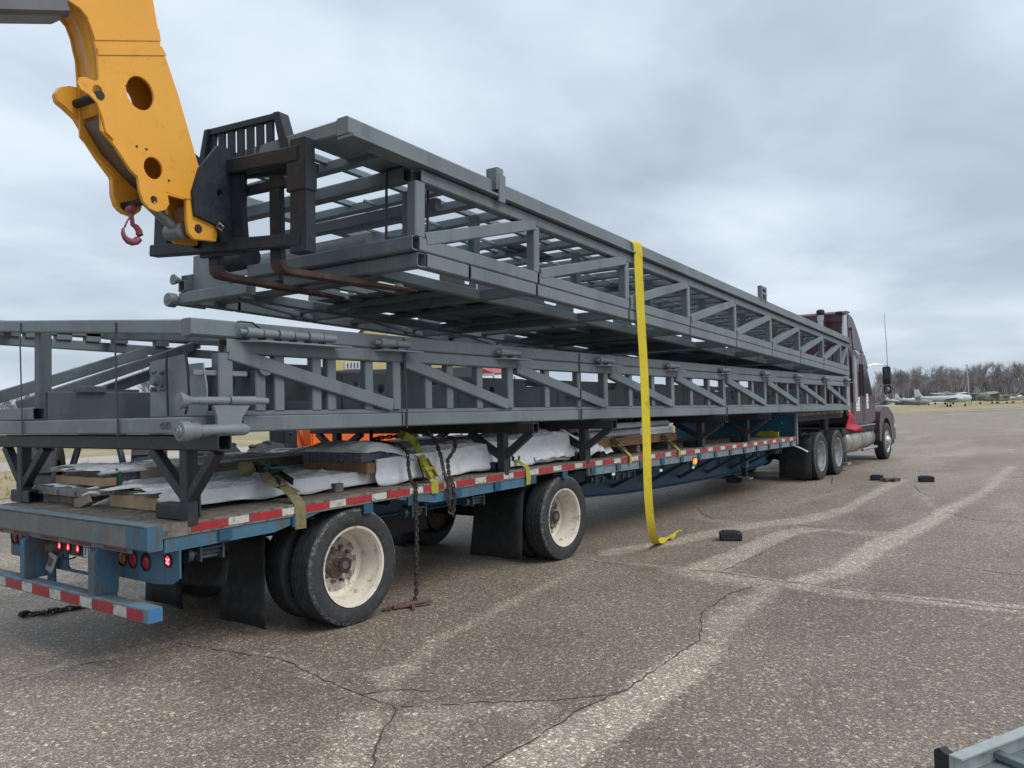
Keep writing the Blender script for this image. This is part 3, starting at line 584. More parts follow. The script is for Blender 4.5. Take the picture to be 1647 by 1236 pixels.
# axles, suspension, wheels
RIMD = mat('grimy_wheel_disc', (0.42, 0.38, 0.33), 0.6, var=0.2, scale=9, c2=(0.13, 0.10, 0.08), cov=0.45, c2scale=12)
def tyre_mb(D, w, n=48):
    r = D/2; h = w/2; rb = .312; mid = (rb+r)/2
    prof = [(rb-.006, -h*.70), (rb+.012, -h*.88), (rb+.045, -h*.97), (mid+.01, -h*1.0), (r-.030, -h*.97), (r-.012, -h*.90), (r-.002, -h*.82)]
    for g0 in (-.56, -.20, .20, .56): prof += [(r, h*(g0-.05)), (r-.011, h*(g0-.035)), (r-.011, h*(g0+.035)), (r, h*(g0+.05))]
    prof += [(r-.002, h*.82), (r-.012, h*.90), (r-.030, h*.97), (mid+.01, h), (rb+.045, h*.97), (rb+.012, h*.88), (rb-.006, h*.70)]
    return MB().lathe(prof, (0, 0, 0), (1, 0, 0), n)
def wheel_set(parent, D, y, near_x, rimm, name='wheel', dual=True, cap=True, dish=-1):
    """near-side wheel; axis along X, outer face at near_x"""
    w = .25; xc = near_x-w/2; z = D/2; r = D/2
    rb = .312                                                       # bead radius
    rim = MB().lathe([(rb-.020, .060), (rb-.008, .112), (rb+.010, .118), (rb+.008, .104), (rb-.018, .096), (rb-.024, .04), (rb-.050, -.01), (rb-.050, -.10), (rb-.095, -.118), (.165, -.125), (.15, -.12)], (xc, y, z), (1, 0, 0), 40)
    # hand holes in the disc
    wm = rim.build(name, rimm, parent, loc=(xc, y, z))
    tb = tyre_mb(D, w); tb.v = [p+V((xc, y, z)) for p in tb.v]; tb.build('tyre', RUBBER, wm, angle=50)
    sh = MB().lathe([(r-.026, .1232), (r-.010, .1155), (r-.001, .1050)], (xc, y, z), (1, 0, 0), 48); rnd = random.Random(int(y*10))
    sh.build('tyre_shoulder', RUBEDGE, wm)
    disc = MB(); holes = [circ(.205*math.cos(a), .205*math.sin(a), .026, 10) for a in [i*2*math.pi/5+.3 for i in range(5)]]
    disc.prism(circ(0, 0, rb-.060, 40), (xc-.115, y, z), (0, 1, 0), (0, 0, 1), (-1, 0, 0), .012, holes); disc.build('wheel_disc', RIMD if rimm is RIMW else rimm, wm)
    drm = MB().lathe([(.0, -.16), (.27, -.16), (.27, -.24)], (xc, y, z), (1, 0, 0), 28); drm.build('brake_drum', HUBM, wm)
    hb = MB(); hb.lathe([(.0, .005), (.030, .005), (.036, -.002), (.062, -.006), (.068, -.03), (.074, -.07), (.098, -.085), (.110, -.10), (.120, -.118)], (xc-.0, y, z), (1, 0, 0), 20)
    hb.build('hub', HUBM, wm)
    MB().lathe([(.034, .004), (.030, .009), (.0, .010)], (xc, y, z), (1, 0, 0), 16).build('hub_cap', HUBCAP, wm)
    nb = MB()
    for i in range(10):
        a = i*math.pi/5; nb.tube((xc-.12, y+.1425*math.cos(a), z+.1425*math.sin(a)), (xc-.078, y+.1425*math.cos(a), z+.1425*math.sin(a)), .015, 6)
    nb.build('wheel_nuts', HUBM, wm)['kind'] = 'stuff'
    return wm
for y in (1.54, 4.645):
    a = wheel_set(TR, .93, y, -0.03, RIMW)
    for xo in (-0.03-.32,):                                         # inner tyre of the pair
        c = copy_tree(a, TR); c.location.x -= .32
        for ch in list(c.children):
            if ch.name.startswith(('hub', 'wheel_nuts', 'tyre_shoulder')): bpy.data.objects.remove(ch)
    for xo in (-2.57+.125, -2.57+.125+.32):
        c = copy_tree(a, TR); c.location.x = xo-TR.location.x; c.rotation_euler.z = math.pi
    ax = MB().tube((-2.45, y, .465), (-.15, y, .465), .065, 12).build('axle', UNDER, TR)
    for xs in (-.80, -1.80):
        MB().bx(xs-.05, xs+.05, y-.55, y+.55, .555, .60).build('spring_beam', UNDER, TR)
        MB().bx(xs-.07, xs+.07, y-.50, y-.34, .56, .80).build('spring_hanger', UNDER, TR)
        MB().tube((xs, y+.42, .60), (xs, y+.42, .80), .12, 14).build('air_bag', FLAP, TR)
    MB().tube((-1.05, y-.10, .56), (-1.05, y-.30, .56), .08, 12).build('brake_chamber', UNDER, TR)
MB().tube((-1.3, 2.6, .60), (-1.3, 3.5, .60), .14, 16).build('air_tank', UNDER, TR)
MB().bx(-1.75, -.87, 2.2, 3.3, .47, .72).build('underframe_box', UNDER, TR, bevel=.01)
def flap(x0, x1, y, z0, z1, lean=0.0, wav=.02):
    def f(u, v): return (lerp(x0, x1, u), y+lean*(1-v)+wav*math.sin(u*3.1+v*2), lerp(z0, z1, v))
    mb = MB().sheet(f, 6, 6); o_ = mb.build('mudflap', FLAP, TR); s = o_.modifiers.new('s', 'SOLIDIFY'); s.thickness = .010; return o_
flap(-1.00, -.40, .98, .05, .80, -.03); flap(-.82, -.12, 4.02, .10, .84, -.10, .03)
flap(-2.2, -1.6, .98, .05, .80); flap(-2.45, -1.8, 4.02, .10, .84, -.08)
# hanging rubber flap seen behind the bumper
def f(u, v): return (lerp(-.80, -.32, u), .55+.05*u-.05*(1-v), lerp(.44+.02*u, .70, v))
s = MB().sheet(f, 5, 5).build('mudflap', FLAP, TR).modifiers.new('s', 'SOLIDIFY'); s.thickness = .01
# landing legs, riser and upper deck
for xl in (-.62, -1.98):
    MB().bx(xl-.06, xl+.06, 11.62, 11.76, .46, .92).build('landing_leg', BLUE, TR, bevel=.006)
    MB().bx(xl-.045, xl+.045, 11.65, 11.73, .30, .48).build('leg_foot', BLACKST, TR, bevel=.004)
    MB().box((xl+.02, 11.69, .285), (.22, .20, .03), Matrix.Rotation(R(10), 3, 'Y')).build('leg_shoe', ALU, TR, bevel=.003)
MB().bx(-2.58, 0.0, 12.935, 12.955, .86, 1.43).build('riser_panel', mat('riser_blue_paint', (.020, .115, .195), .45, var=.1, scale=2, c2=(.035, .09, .13), cov=.38, c2scale=4), TR, bevel=.003)
MB().bx(-0.045, 0.004, 12.88, 12.95, .83, 1.44).build('riser_post', BLUE_TOP, TR, bevel=.003)
MB().bx(-.30, -.285, 12.915, 12.934, 1.24, 1.26).build('rivet', PRINTW, TR)
MB().bx(-2.6, 0.0, 12.955, 16.35, 1.37, 1.44).build('upper_deck', PLANK, TR, bevel=.004)
MB().bx(-2.59, -.01, 12.96, 16.30, 1.27, 1.368).build('upper_frame', UNDER, TR)
for xb in (-0.78, -1.84): MB().bx(xb-.05, xb+.05, 12.96, 16.2, 1.17, 1.268).build('upper_beam', UNDER, TR)
y = 13.0; k = 0
while y < 16.2:
    ln = .30 if k % 2 == 0 else .19
    MB().bx(.0005, .003, y+.004, y+ln-.004, 1.385, 1.43).build('reflector_tape', mat('dull_red_tape', (0,)*3) if k % 2 == 0 else mat('dull_white_tape', (0,)*3), TR, smooth=False); y += ln; k += 1
MB().bx(-1.9, -.75, 14.0, 15.4, 1.08, 1.17).build('coupler_plate', UNDER, TR)
for y in (13.2, 13.45): MB().lathe([(.0, -.04), (.05, -.04), (.05, .02), (.0, .03)], (-.35, y-.2, 1.22), (0, 1, 0), 12).build('hose_coupling', BLACKST, TR)
# ------------------------------------------------------------------ steel conveyor sections
class Frame:
    def __init__(self, o, x, y, z): self.o, self.x, self.y, self.z = V(o), V(x).normalized(), V(y).normalized(), V(z).normalized()
    def __call__(self, a, b_, c): return self.o+self.x*a+self.y*b_+self.z*c
def section(root, F, low):
    """a folded conveyor section: box of square tubes 3 m wide with a hinged wing frame laid on top"""
    up = F.z
    def bar(name, a, b_, w, h, mm=STEEL, hollow=False, upv=None): return MB().bar(F(*a), F(*b_), w, h, up=upv or up, hollow=hollow).build(name, mm, root)
    if low:
        PY = [0.24, 1.83, 3.39, 5.24, 7.02, 8.82, 10.64, 12.42, 14.24, 15.93]; ZC, HC = .577, .10; RZ, RH = .683, .112
        Y0 = 0.36; YE = 16.12; RY0 = -0.02
    else:
        PY = [-0.09, 1.52, 3.37, 5.15, 6.95, 8.72, 10.5, 12.3, 13.9, 14.6]; ZC, HC = .685, .10; RZ, RH = .83, .12
        Y0 = -0.02; YE = 14.72; RY0 = -0.84
    W3 = -3.0
    for side in (0, 1):
        ys_ = 1.36 if side else -9
        xs = -0.05 if side == 0 else W3+.05; inn = -1 if side == 0 else 1
        # bottom chords, in lengths with narrow gaps between them
        if low: cuts = [Y0, 1.88, 4.62, 8.85, 12.6, YE]
        else: cuts = [Y0, .52, 1.52, 3.40, 5.17, 6.97, 8.74, 10.5, 12.3, YE]
        for a, b_ in zip(cuts[:-1], cuts[1:]):
            bar('bottom_chord', (xs, a+.004, .055), (xs, b_-(.012 if low else .03), .055), .10, .11, hollow=True)
        if not low:
            cu2 = [Y0-.09, 1.55, 3.43, 5.2, 7.0, 8.77, 10.53, 12.33, YE]
            for a, b_ in zip(cu2[:-1], cu2[1:]): bar('bottom_chord', (xs, a+.004, .168), (xs, b_-.03, .168), .10, .108, hollow=True)
        else:
            bar('chord_lip', (xs+inn*.035, .10, .128), (xs+inn*.035, YE, .128), .10, .032)
        zb = .145 if low else .224
        tcut = PY if not low else [PY[0], PY[3], PY[6], PY[9]]
        for a, b_ in zip(tcut[:-1], tcut[1:]): bar('top_chord', (xs, max(a, ys_)+.003, ZC), (xs, b_-.003, ZC), .10, HC, hollow=True)
        bar('top_chord', (xs, tcut[-1]+.002, ZC), (xs, YE, ZC), .10, HC, hollow=True)
        zt = ZC-HC/2
        for i, y in enumerate(PY):
            w = .11 if i == 0 else .09
            if i == 0 and side: bar('end_diagonal', (xs, PY[0]+.02, zb), (xs, 1.42, zt+.05), .09, .10)
            else: bar('post', (xs, y, zb), (xs, y, zt), .09, w, upv=F.y)
            if i < len(PY)-1:
                ln = PY[i+1]-y
                if low:
                    fr = (.18, .28, .49, .58, .82) if i == 0 else ((.26, .44, .71) if i == 1 else (.36, .70))
                else: fr = (.10, .62) if i == 0 else (.63,)
                for f_ in (fr if (i or not side) else ()):
                    off = inn*(.0 if low else .20); wp = .085 if low else .09
                    bar('inner_post', (xs+off+inn*.012, y+ln*f_, zb), (xs+off+inn*.012, y+ln*f_, zt), wp*.8, wp, upv=F.y)
                o_ = inn*-.012
                if i == 0 and side: pass
                elif low: bar('diagonal', (xs+o_, y+.10 if i else y+.02, zt+.005), (xs+o_, y+ln-.06, zb+.03), .085, .10, upv=F.z)
                else:
                    bar('diagonal', (xs+o_, y+.06, zb-.01), (xs+o_, y+ln-.04, zt+.015), .085, .10)
                    bar('brace_rod', (xs+inn*.25, y+.2, zb+.02), (xs+inn*.25, y+ln-.1, zt), .035, .04)
        # hinge barrels along the right rim (left rim has them too, seen end on)
    # bottom frame: cross-beams, longitudinals, diagonals
    for i, y in enumerate(PY[1:]):
        bar('cross_beam', (W3+.1, y-.05, .06), (-.1, y-.05, .06), .09, .10, STEEL_DK if not low else STEEL)
    for xx in (-.62, -2.38): bar('stringer', (xx, .1, .06), (xx, YE, .06), .08, .09, STEEL_DK)
    for i in range(len(PY)-1):
        bar('bottom_diagonal', (W3+.1, PY[i+1]-.05, .035), (-2.34, PY[i], .035), .06, .05, STEEL_DK)
    # belt trough
    ts = [PY[0]+.35]+PY[1:-1]+[YE-.05]; zt_ = .475 if low else .26
    for j, (a, b_) in enumerate(zip(ts[:-1], ts[1:])):
        mb = MB()
        if not low and j % 2 == 0: a += .55*(b_-a)
        q_ = [F(-2.30, a+.01, .113), F(-.70, a+.01, .113), F(-.70, b_-.01, .113), F(-2.30, b_-.01, .113)]; mb.add(q_, [(0, 1, 2, 3)])
        o_ = mb.build('trough_floor', STEEL_DK, root, smooth=False); s_ = o_.modifiers.new('s', 'SOLIDIFY'); s_.thickness = .006
        for xx, sg in ((-.69, 1), (-2.31, -1)):
            if low and j == 0 and sg < 0: continue
            ln = b_-a; oc = .28*ln; mb = MB()
            outl = [(a+.01, .12), (b_-.01, .12), (b_-.01, zt_), (b_-.16*ln, zt_), (b_-.22*ln, zt_-.10), (b_-.34*ln, zt_-.10), (b_-.38*ln, zt_), (a+.01, zt_)]
            hol = [circ(a+.30*ln, lerp(.12, zt_, .62), .045, 12)] if low else []
            mb.prism(outl, F(xx, 0, 0), F.y, F.z, F.x, .008*sg, hol); mb.build('trough_side', mat('trough_grey_steel', (.12, .15, .165), .5, var=.14, scale=2), root, smooth=False)
        if low:
            yb = a+.14*(b_-a); sb = MB()
            sb.lathe([(.0, .07), (.035, .07), (.04, .03), (.065, .025), (.07, 0)], F(-.682, yb, .33), F.x, 14)
            for dy, dz in ((.06, .06), (-.06, .06), (.06, -.06), (-.06, -.06)): sb.tube(F(-.68, yb+dy, .33+dz), F(-.64, yb+dy, .33+dz), .014, 6)
            sb.build('flange_bearing', STEEL_DK, root)
            if j < 6: MB().tube(F(-2.3, a+.55*(b_-a), .40), F(-.7, a+.55*(b_-a), .40), .055, 12).build('idler_roller', STEEL, root)
    # wing frame folded over the top
    tilt = 0.083 if low else 0.0
    W3 = -3.0 if low else -2.15
    def Wp(x, y, z=0.0): return F(x, y, RZ-x*tilt+z)
    def wbar(name, a, b_, w, h, mm=STEEL, hollow=False): return MB().bar(Wp(*a), Wp(*b_), w, h, up=up, hollow=hollow).build(name, mm, root)
    rc = [RY0, 1.90, 4.66, 8.85, 12.6, YE] if low else [RY0, 5.2, 10.5, YE-.02]
    for a, b_ in zip(rc[:-1], rc[1:]):
        wbar('wing_rim', (-.05, a, 0), (-.05, b_-.006, 0), .11, RH, STEEL, False)
        wbar('wing_rim', (W3+.05, a, 0), (W3+.05, b_-.006, 0), .10, RH*.9, STEEL)
    if not low: wbar('rim_flange', (-.02, RY0, -RH/2-.018), (-.02, YE, -RH/2-.018), .15, .02)
    wbar('wing_end', (W3+.1, RY0+.05, 0), (-.10, RY0+.05, 0), .10, RH*.86, STEEL_PALE if low else STEEL)
    ncr = int((YE-RY0)/(.88 if low else .46))
    for k in range(1, ncr+1):
        y = RY0+.05+k*(.88 if low else .46); wbar('wing_cross_member', (W3+.1, y, -.02), (-.10, y, -.02), .08 if k % 2 else .10, .08, STEEL_DK if k % 2 else STEEL)
    for xx in ((-.55, -1.0, -1.5, -2.0, -2.45) if low else (-.72, -1.4)): wbar('wing_stringer', (xx, RY0+.1 if xx not in (-1.0, -2.0) else .9, .02), (xx, YE-.1, .02), .05, .05, STEEL_DK)
    if not low:
        for xx in (-.36, -1.10, -1.78): wbar('wing_rod', (xx, .1+abs(xx)*.3, -.03), (xx, YE-.3, -.03), .025, .025, STEEL)
        for k in range(16): bar('floor_bar', (-2.9, .3+k*.9, .07), (-.66, .3+k*.9, .07), .07 if k % 2 else .11, .05, STEEL)
        for xx in (-1.25, -1.85): bar('floor_stringer', (xx, .2, .10), (xx, YE, .10), .05, .06, STEEL)
    if not low:
        for xx, a, b_ in ((-.32, -.75, .05), (-1.1, 2.6, 3.4), (-1.8, 1.8, 3.0), (-1.2, 5.2, 6.0), (-1.7, 8, 9.5)):
            mb = MB(); c_ = [Wp(xx-.17, a, -.01), Wp(xx+.17, a, -.01), Wp(xx+.17, b_, -.01), Wp(xx-.17, b_, -.01)]; mb.add(c_, [(0, 1, 2, 3)])
            o_ = mb.build('deck_plate', STEEL_DK, root, smooth=False); s_ = o_.modifiers.new('s', 'SOLIDIFY'); s_.thickness = .006
    return Wp, PY, YE
def lug(root, F, a, b_, n=3):
    """hinge barrel with knuckles and a bolt plate: a, b_ = start and length along the rim"""
    mb = MB(); z = .672; r = .034; L_ = b_
    k = n
    for i in range(k):
        y0 = a+L_*i/k; y1 = a+L_*(i+1)/k-.012; mb.tube(F(.045, y0, z), F(.045, y1, z), r if i % 2 == 0 else r*.82, 12)
    mb.tube(F(.045, a-.05, z), F(.045, a, z), r*.55, 8)
    for i in range(k): mb.box(F(.02, a+L_*(i+.5)/k, .645), (.04, L_/k*.45, .05))
    h = mb.build('hinge_barrel', STEEL_PALE, root)
    MB().prism([(a-.02, 0), (a+L_+.02, 0), (a+L_+.10, .11), (a+.08, .11)], F(-.0, 0, .607), F.y, F.x, F.z, .012).build('hinge_plate', STEEL_PALE, h, smooth=False)
# lower section, lying on the black bunks
LF = Frame((.20, 0.0, 1.594), (1, 0, 0), (0, 1, -.0098), (0, .0098, 1))
LOW = thing('conveyor_section', 'grey steel conveyor section resting level on black V bunks, hinge barrels along its rim', 'steel frame', (-1.3, 8, 1.594), 'folded conveyor sections')
Wl, PYl, YEl = section(LOW, LF, True)
lug(LOW, LF, .36, .78, 6)
for y in PYl[1:]: lug(LOW, LF, y-.24, .34, 2)
# rear end of the lower section
def lb(name, a, b_, w, h, mm=STEEL, hollow=False, upv=None): return MB().bar(LF(*a), LF(*b_), w, h, up=upv or LF.z, hollow=hollow).build(name, mm, LOW)
lb('end_beam', (-3.0, 0.05, .055), (-.02, .05, .055), .10, .11, STEEL_PALE)
lb('end_beam', (-3.0, 0.06, .166), (-2.33, .06, .166), .10, .105, STEEL_PALE, True)
lb('end_post', (-2.40, .12, .22), (-2.40, .12, .86), .10, .10, STEEL, upv=(0, 1, 0))
lb('end_foot', (-2.62, .16, .185), (-2.10, .16, .185), .07, .07, STEEL)
lb('box_tube', (-2.13, .03, .222), (-2.13, 2.2, .222), .055, .235, STEEL, True)
MB().bar(LF(-2.11, .25, .36), LF(-2.11, .48, .36), .07, .055, up=LF.z).build('tube_clip', STEEL, LOW)
MB().bx(*[v for v in (-2.11+.2-.032, -2.11+.2-.026, .24, .80)], 1.85, 1.95).build('clip_plate', STEEL, LOW)
# head plate with its bearing, drum behind it
hp = [(-.66, .118), (.02, .118), (.02, .30), (-.02, .46), (-.20, .46), (-.235, .53), (-.66, .50), (-.66, .40), (-.585, .40), (-.585, .325), (-.66, .325)]
MB().prism(hp, LF(-.02, .09, 0), LF.x, LF.z, LF.y, .012).build('head_plate', STEEL_PALE, LOW, smooth=False)
sb = MB(); sb.lathe([(.0, -.06), (.030, -.06), (.036, -.02), (.058, -.018), (.062, .0)], LF(-.555, .088, .362), LF.y, 14)
for dx, dz in ((.05, .06), (-.05, .06), (.05, -.06), (-.05, -.06)): sb.tube(LF(-.555+dx, .05, .362+dz), LF(-.555+dx, .09, .362+dz), .014, 6)
sb.build('flange_bearing', STEEL_DK, LOW)
dr = MB(); dr.lathe([(.0, .0), (.12, .0), (.16, .01), (.165, .05), (.165, .07), (.14, .08), (.14, .85), (.0, .87)], LF(-.34, .42, .36), LF.y, 28); dr.build('drive_drum', STEEL_DK, LOW)
MB().tube(LF(-.52, .55, .44), LF(.0, .55, .44), .055, 14).build('cross_pipe', STEEL, LOW)
MB().bx(-.28, .16, .30, .306, 1.70, 2.04).build('guard_sheet', mat('dark_guard_sheet', (.05, .065, .075), .5, var=.1), LOW, smooth=False)
lb('guard_rail', (-.05, .02, .395), (-.05, .42, .395), .035, .035, STEEL_PALE)
# connecting lug, roller and pins on the right rear corner
rl_ = MB(); rl_.lathe([(.0, -.005), (.022, -.008), (.024, .0), (.036, .0), (.038, .012), (.060, .016), (.064, .03), (.064, .075), (.052, .082), (.050, .14), (.038, .15), (.038, .36), (.040, .37), (.040, .47), (.030, .50), (.012, .52), (.0, .52)], LF(.075, -.16, .02), LF.y, 24)
rl_.build('connecting_pin', STEEL_PALE, LOW)
pn = MB(); pn.lathe([(.0, -.02), (.050, -.016), (.053, .0), (.030, .05), (.024, .07), (.024, .12)], LF(.075, -.13, .21), LF.y, 18); pn.tube(LF(.075, -.02, .21), LF(.075, .20, .21), .026, 14); pn.tube(LF(.075, .21, .21), LF(.075, .40, .21), .030, 14); pn.tube(LF(.075, .40, .21), LF(.075, .50, .205), .024, 14); pn.build('draw_pin', STEEL_PALE, LOW)
MB().prism([(.08, .18), (.36, .18), (.30, .10), (.29, .05), (.11, .05), (.11, .10)], LF(.060, 0, 0), LF.y, LF.z, LF.x, .03).build('pin_bracket', STEEL_PALE, LOW, bevel=.004)
text('stencil_number', '4585', mat('stencil_grey', (.10, .12, .13), .6), LOW, LF(-.40, -.004, .032), (1, 0, 0), (0, 0, 1), .07)  # beam number in flat dark grey
# far rim details seen under the wing: clips hanging from it
MB().bar((-2.75, -.02, 2.405), (-2.75, 2.6, 2.335), .06, .085).build('far_rim', STEEL_DK, LOW)
for y in (.02, .20, .46, .72, .98, 1.40, 1.75): MB().bx(-2.78, -2.70, y, y+.13, 2.44-.02*y, 2.535-.02*y).build('rim_clip', STEEL_DK, LOW)
MB().bar((-2.74, -.10, 1.88), (-2.74, 1.30, 2.35), .06, .10).build('end_diagonal', STEEL_DK, LOW)
MB().bar((-2.62, .10, 1.83), (-2.62, 1.75, 2.42), .06, .09).build('end_diagonal', STEEL, LOW)
# black steel strapping round the section
for y in (1.90, 4.64, 8.86):
    mb = MB(); mb.ribbon([LF(.012, y, .725), LF(.014, y, .60), LF(.010, y+.01, .40), LF(.010, y+.02, .13), LF(.010, y+.015, -.012)], (0, 1, 0), .022, .003); mb.ribbon([LF(.012, y, .716), LF(-2.9, y, .716+.083*2.9)], (0, 1, 0), .022, .003); mb.build('strapping', BANDM, LOW, smooth=False)
for x_ in (-.93, -2.47):
    mb = MB(); mb.ribbon([LF(x_, -.025, .71-x_*.083), LF(x_, -.028, .56-x_*.083), LF(x_, -.012, .12), LF(x_, -.012, -.01)], (1, 0, 0), .022, .003); mb.build('strapping', BANDM, LOW, smooth=False)
MB().path([LF(-.05, -.03, .56), LF(-.06, .0, .40), LF(-.10, .03, .24), LF(-.16, .04, .13)], .009, 6).build('cable', BANDM, LOW)
MB().path([LF(.03, .50, .63), LF(.06, .46, .70), LF(.06, .40, .735), LF(.04, .32, .74), LF(.03, .30, .735)], .007, 6).build('cable', BANDM, LOW)
MB().path([LF(-.40, .05, .55), LF(-.42, .06, .40), LF(-.42, .07, .12)], .008, 6).build('cable', BANDM, LOW)

# upper section, held by the forks, its far end already down on the lower one
UF = Frame((.835, 1.547, 2.764), (.99905, .04357, 0), (-.04354, .99831, -.03847), (-.00168, .03843, .99926))
UPR = thing('conveyor_section', 'grey steel conveyor section held up aslant by black forks above the level one', 'steel frame', (.835, 1.547, 2.764), 'folded conveyor sections')
Wu, PYu, YEu = section(UPR, UF, False)
def ub(name, a, b_, w, h, mm=STEEL, hollow=False, upv=None): return MB().bar(UF(*a), UF(*b_), w, h, up=upv or UF.z, hollow=hollow).build(name, mm, UPR)
ub('end_beam', (-1.5, -.06, .055), (-.02, -.06, .055), .10, .11, STEEL, True); ub('end_beam', (-1.9, -.12, .170), (-.02, -.12, .170), .10, .108, STEEL, True)
ub('end_beam', (-3.0, -.05, .055), (-2.0, -.05, .055), .10, .11, STEEL_PALE)
ub('wing_support', (-2.15, -.02, .74), (-.20, -.02, .74), .10, .11, STEEL, True); ub('wing_support', (-2.15, .35, .60), (-.20, .35, .60), .08, .10, STEEL)
ub('end_cross', (-2.9, .25, .20), (-.9, .25, .20), .07, .08, STEEL_DK)
ub('end_stringer', (-1.6, -.1, .13), (-1.6, 2.5, .13), .06, .07, STEEL_PALE)
MB().prism([(-3.0+.10, .10), (-2.35, .10), (-2.35, .46), (-2.9, .46)], UF(0, -.02, 0), UF.x, UF.z, UF.y, .012).build('head_plate', STEEL_PALE, UPR, smooth=False)
dr = MB(); dr.tube(UF(-2.35, .40, .32), UF(-.9, .40, .32), .17, 24); dr.build('head_drum', STEEL_DK, UPR)
mt = MB(); mt.tube(UF(-2.25, -.10, .33), UF(-1.95, -.10, .33), .11, 18); mt.lathe([(.0, -.02), (.08, -.02), (.11, .0)], UF(-2.25, -.10, .33), UF.x, 18); mt.build('drive_motor', BLACKST, UPR)
rl_ = MB(); rl_.lathe([(.0, -.005), (.022, -.008), (.024, .0), (.062, .0), (.068, .015), (.068, .075), (.045, .082), (.045, .40)], UF(-3.06, -.18, .04), UF.y, 24); rl_.build('connecting_pin', STEEL_PALE, UPR)
pn = MB(); pn.lathe([(.0, -.01), (.050, -.008), (.053, .0), (.030, .05), (.022, .06), (.022, .30)], UF(-3.06, -.12, .24), UF.y, 18); pn.build('draw_pin', STEEL_PALE, UPR)
MB().bx(*[0, .02], *[0, .02], *[0, .26]).build('pin_bracket', STEEL, UPR, loc=(0, 0, 0)) if False else ub('pin_bracket', (-3.03, .10, .0), (-3.03, .10, .30), .05, .12, STEEL, upv=(0, 1, 0))
for x_, y_ in ((-.34, -.10), (-.20, .22)):
    MB().tube(UF(x_, y_, .06), UF(x_, y_, .80), .011, 6).build('tie_rod', BANDM, UPR)
# brackets standing on the rim
MB().bar(UF(-.005, .86, .80), UF(-.005, .86, 0.985), .12, .10, up=UF.y, hollow=False).build('rim_bracket', STEEL_DK, UPR)
MB().bar(UF(.052, .88, .70), UF(.052, .88, .93), .02, .09, up=UF.y).build('rim_bracket', STEEL, UPR)
fb = MB()
for dy in (-.11, .11): fb.bar(UF(-.01, 8.3+dy, .86), UF(-.01, 8.3+dy, 1.09), .07, .05, up=UF.y)
fb.bar(UF(-.01, 8.17, 1.07), UF(-.01, 8.43, 1.07), .07, .05); fb.bar(UF(-.01, 8.17, .98), UF(-.01, 8.43, .98), .07, .04); fb.build('rim_bracket', STEEL_DK, UPR)
# ------------------------------------------------------------------ black bunks under the lower section
BY = [0.115, 3.56, 5.12, 8.45, 10.33]
BL = ['black steel bunk stand at the tail of the trailer, beside the pale timber ends', 'black steel bunk stand ahead of the rear trailer wheel, second from the tail', 'black steel bunk stand over the front trailer wheel, third from the tail',
      'black steel bunk stand between the grey tubes and the blue riser, fourth from the tail', 'black steel bunk stand right against the blue riser, foremost of the row']
for y, lab in zip(BY, BL):
    zt = 1.594-.0098*y-.004; zd_ = zd(y)
    t = thing('bunk_stand', lab, 'steel stand', (-1.3, y, zd_), 'black bunk stands')
    def bb(name, a, b_, w, h, up=(0, 1, 0), hollow=False): return MB().bar(a, b_, w, h, up=up, hollow=hollow).build(name, BUNK, t)
    bb('top_beam', (-2.98, y, zt-.055), (.36, y, zt-.055), .10, .105, (0, 0, 1), True)
    for xp, s in ((-.055, 1), (-2.545, -1)):
        yy = y
        bb('post', (xp, yy, zd_-.03), (xp, yy, zt-.108), .095, .085)
        bb('brace', (xp-s*.03, yy, zd_+.16), (xp-s*.42, yy, zt-.11), .07, .07)
        bb('brace', (xp+s*.03, yy, zd_+.16), (xp+s*.34, yy, zt-.11), .07, .07)
        bb('gusset', (xp-.05, yy+.05, zd_+.10), (xp+.05, yy+.05, zd_+.10), .012, .16, (0, 0, 1))
    if y < 1:
        for xb in (-.20, -2.50): MB().bar((xb-.20 if xb > -1 else xb-.22, y+.02, zd_+.055), (xb+.12, y+.02, zd_+.055), .12, .105, hollow=True).build('foot_block', BUNK, t)
    else:
        for xb in (-.18, -2.45): MB().bar((xb-.14, y, zd_+.05), (xb+.06, y, zd_+.05), .10, .095, hollow=True).build('foot_block', BUNK, t)

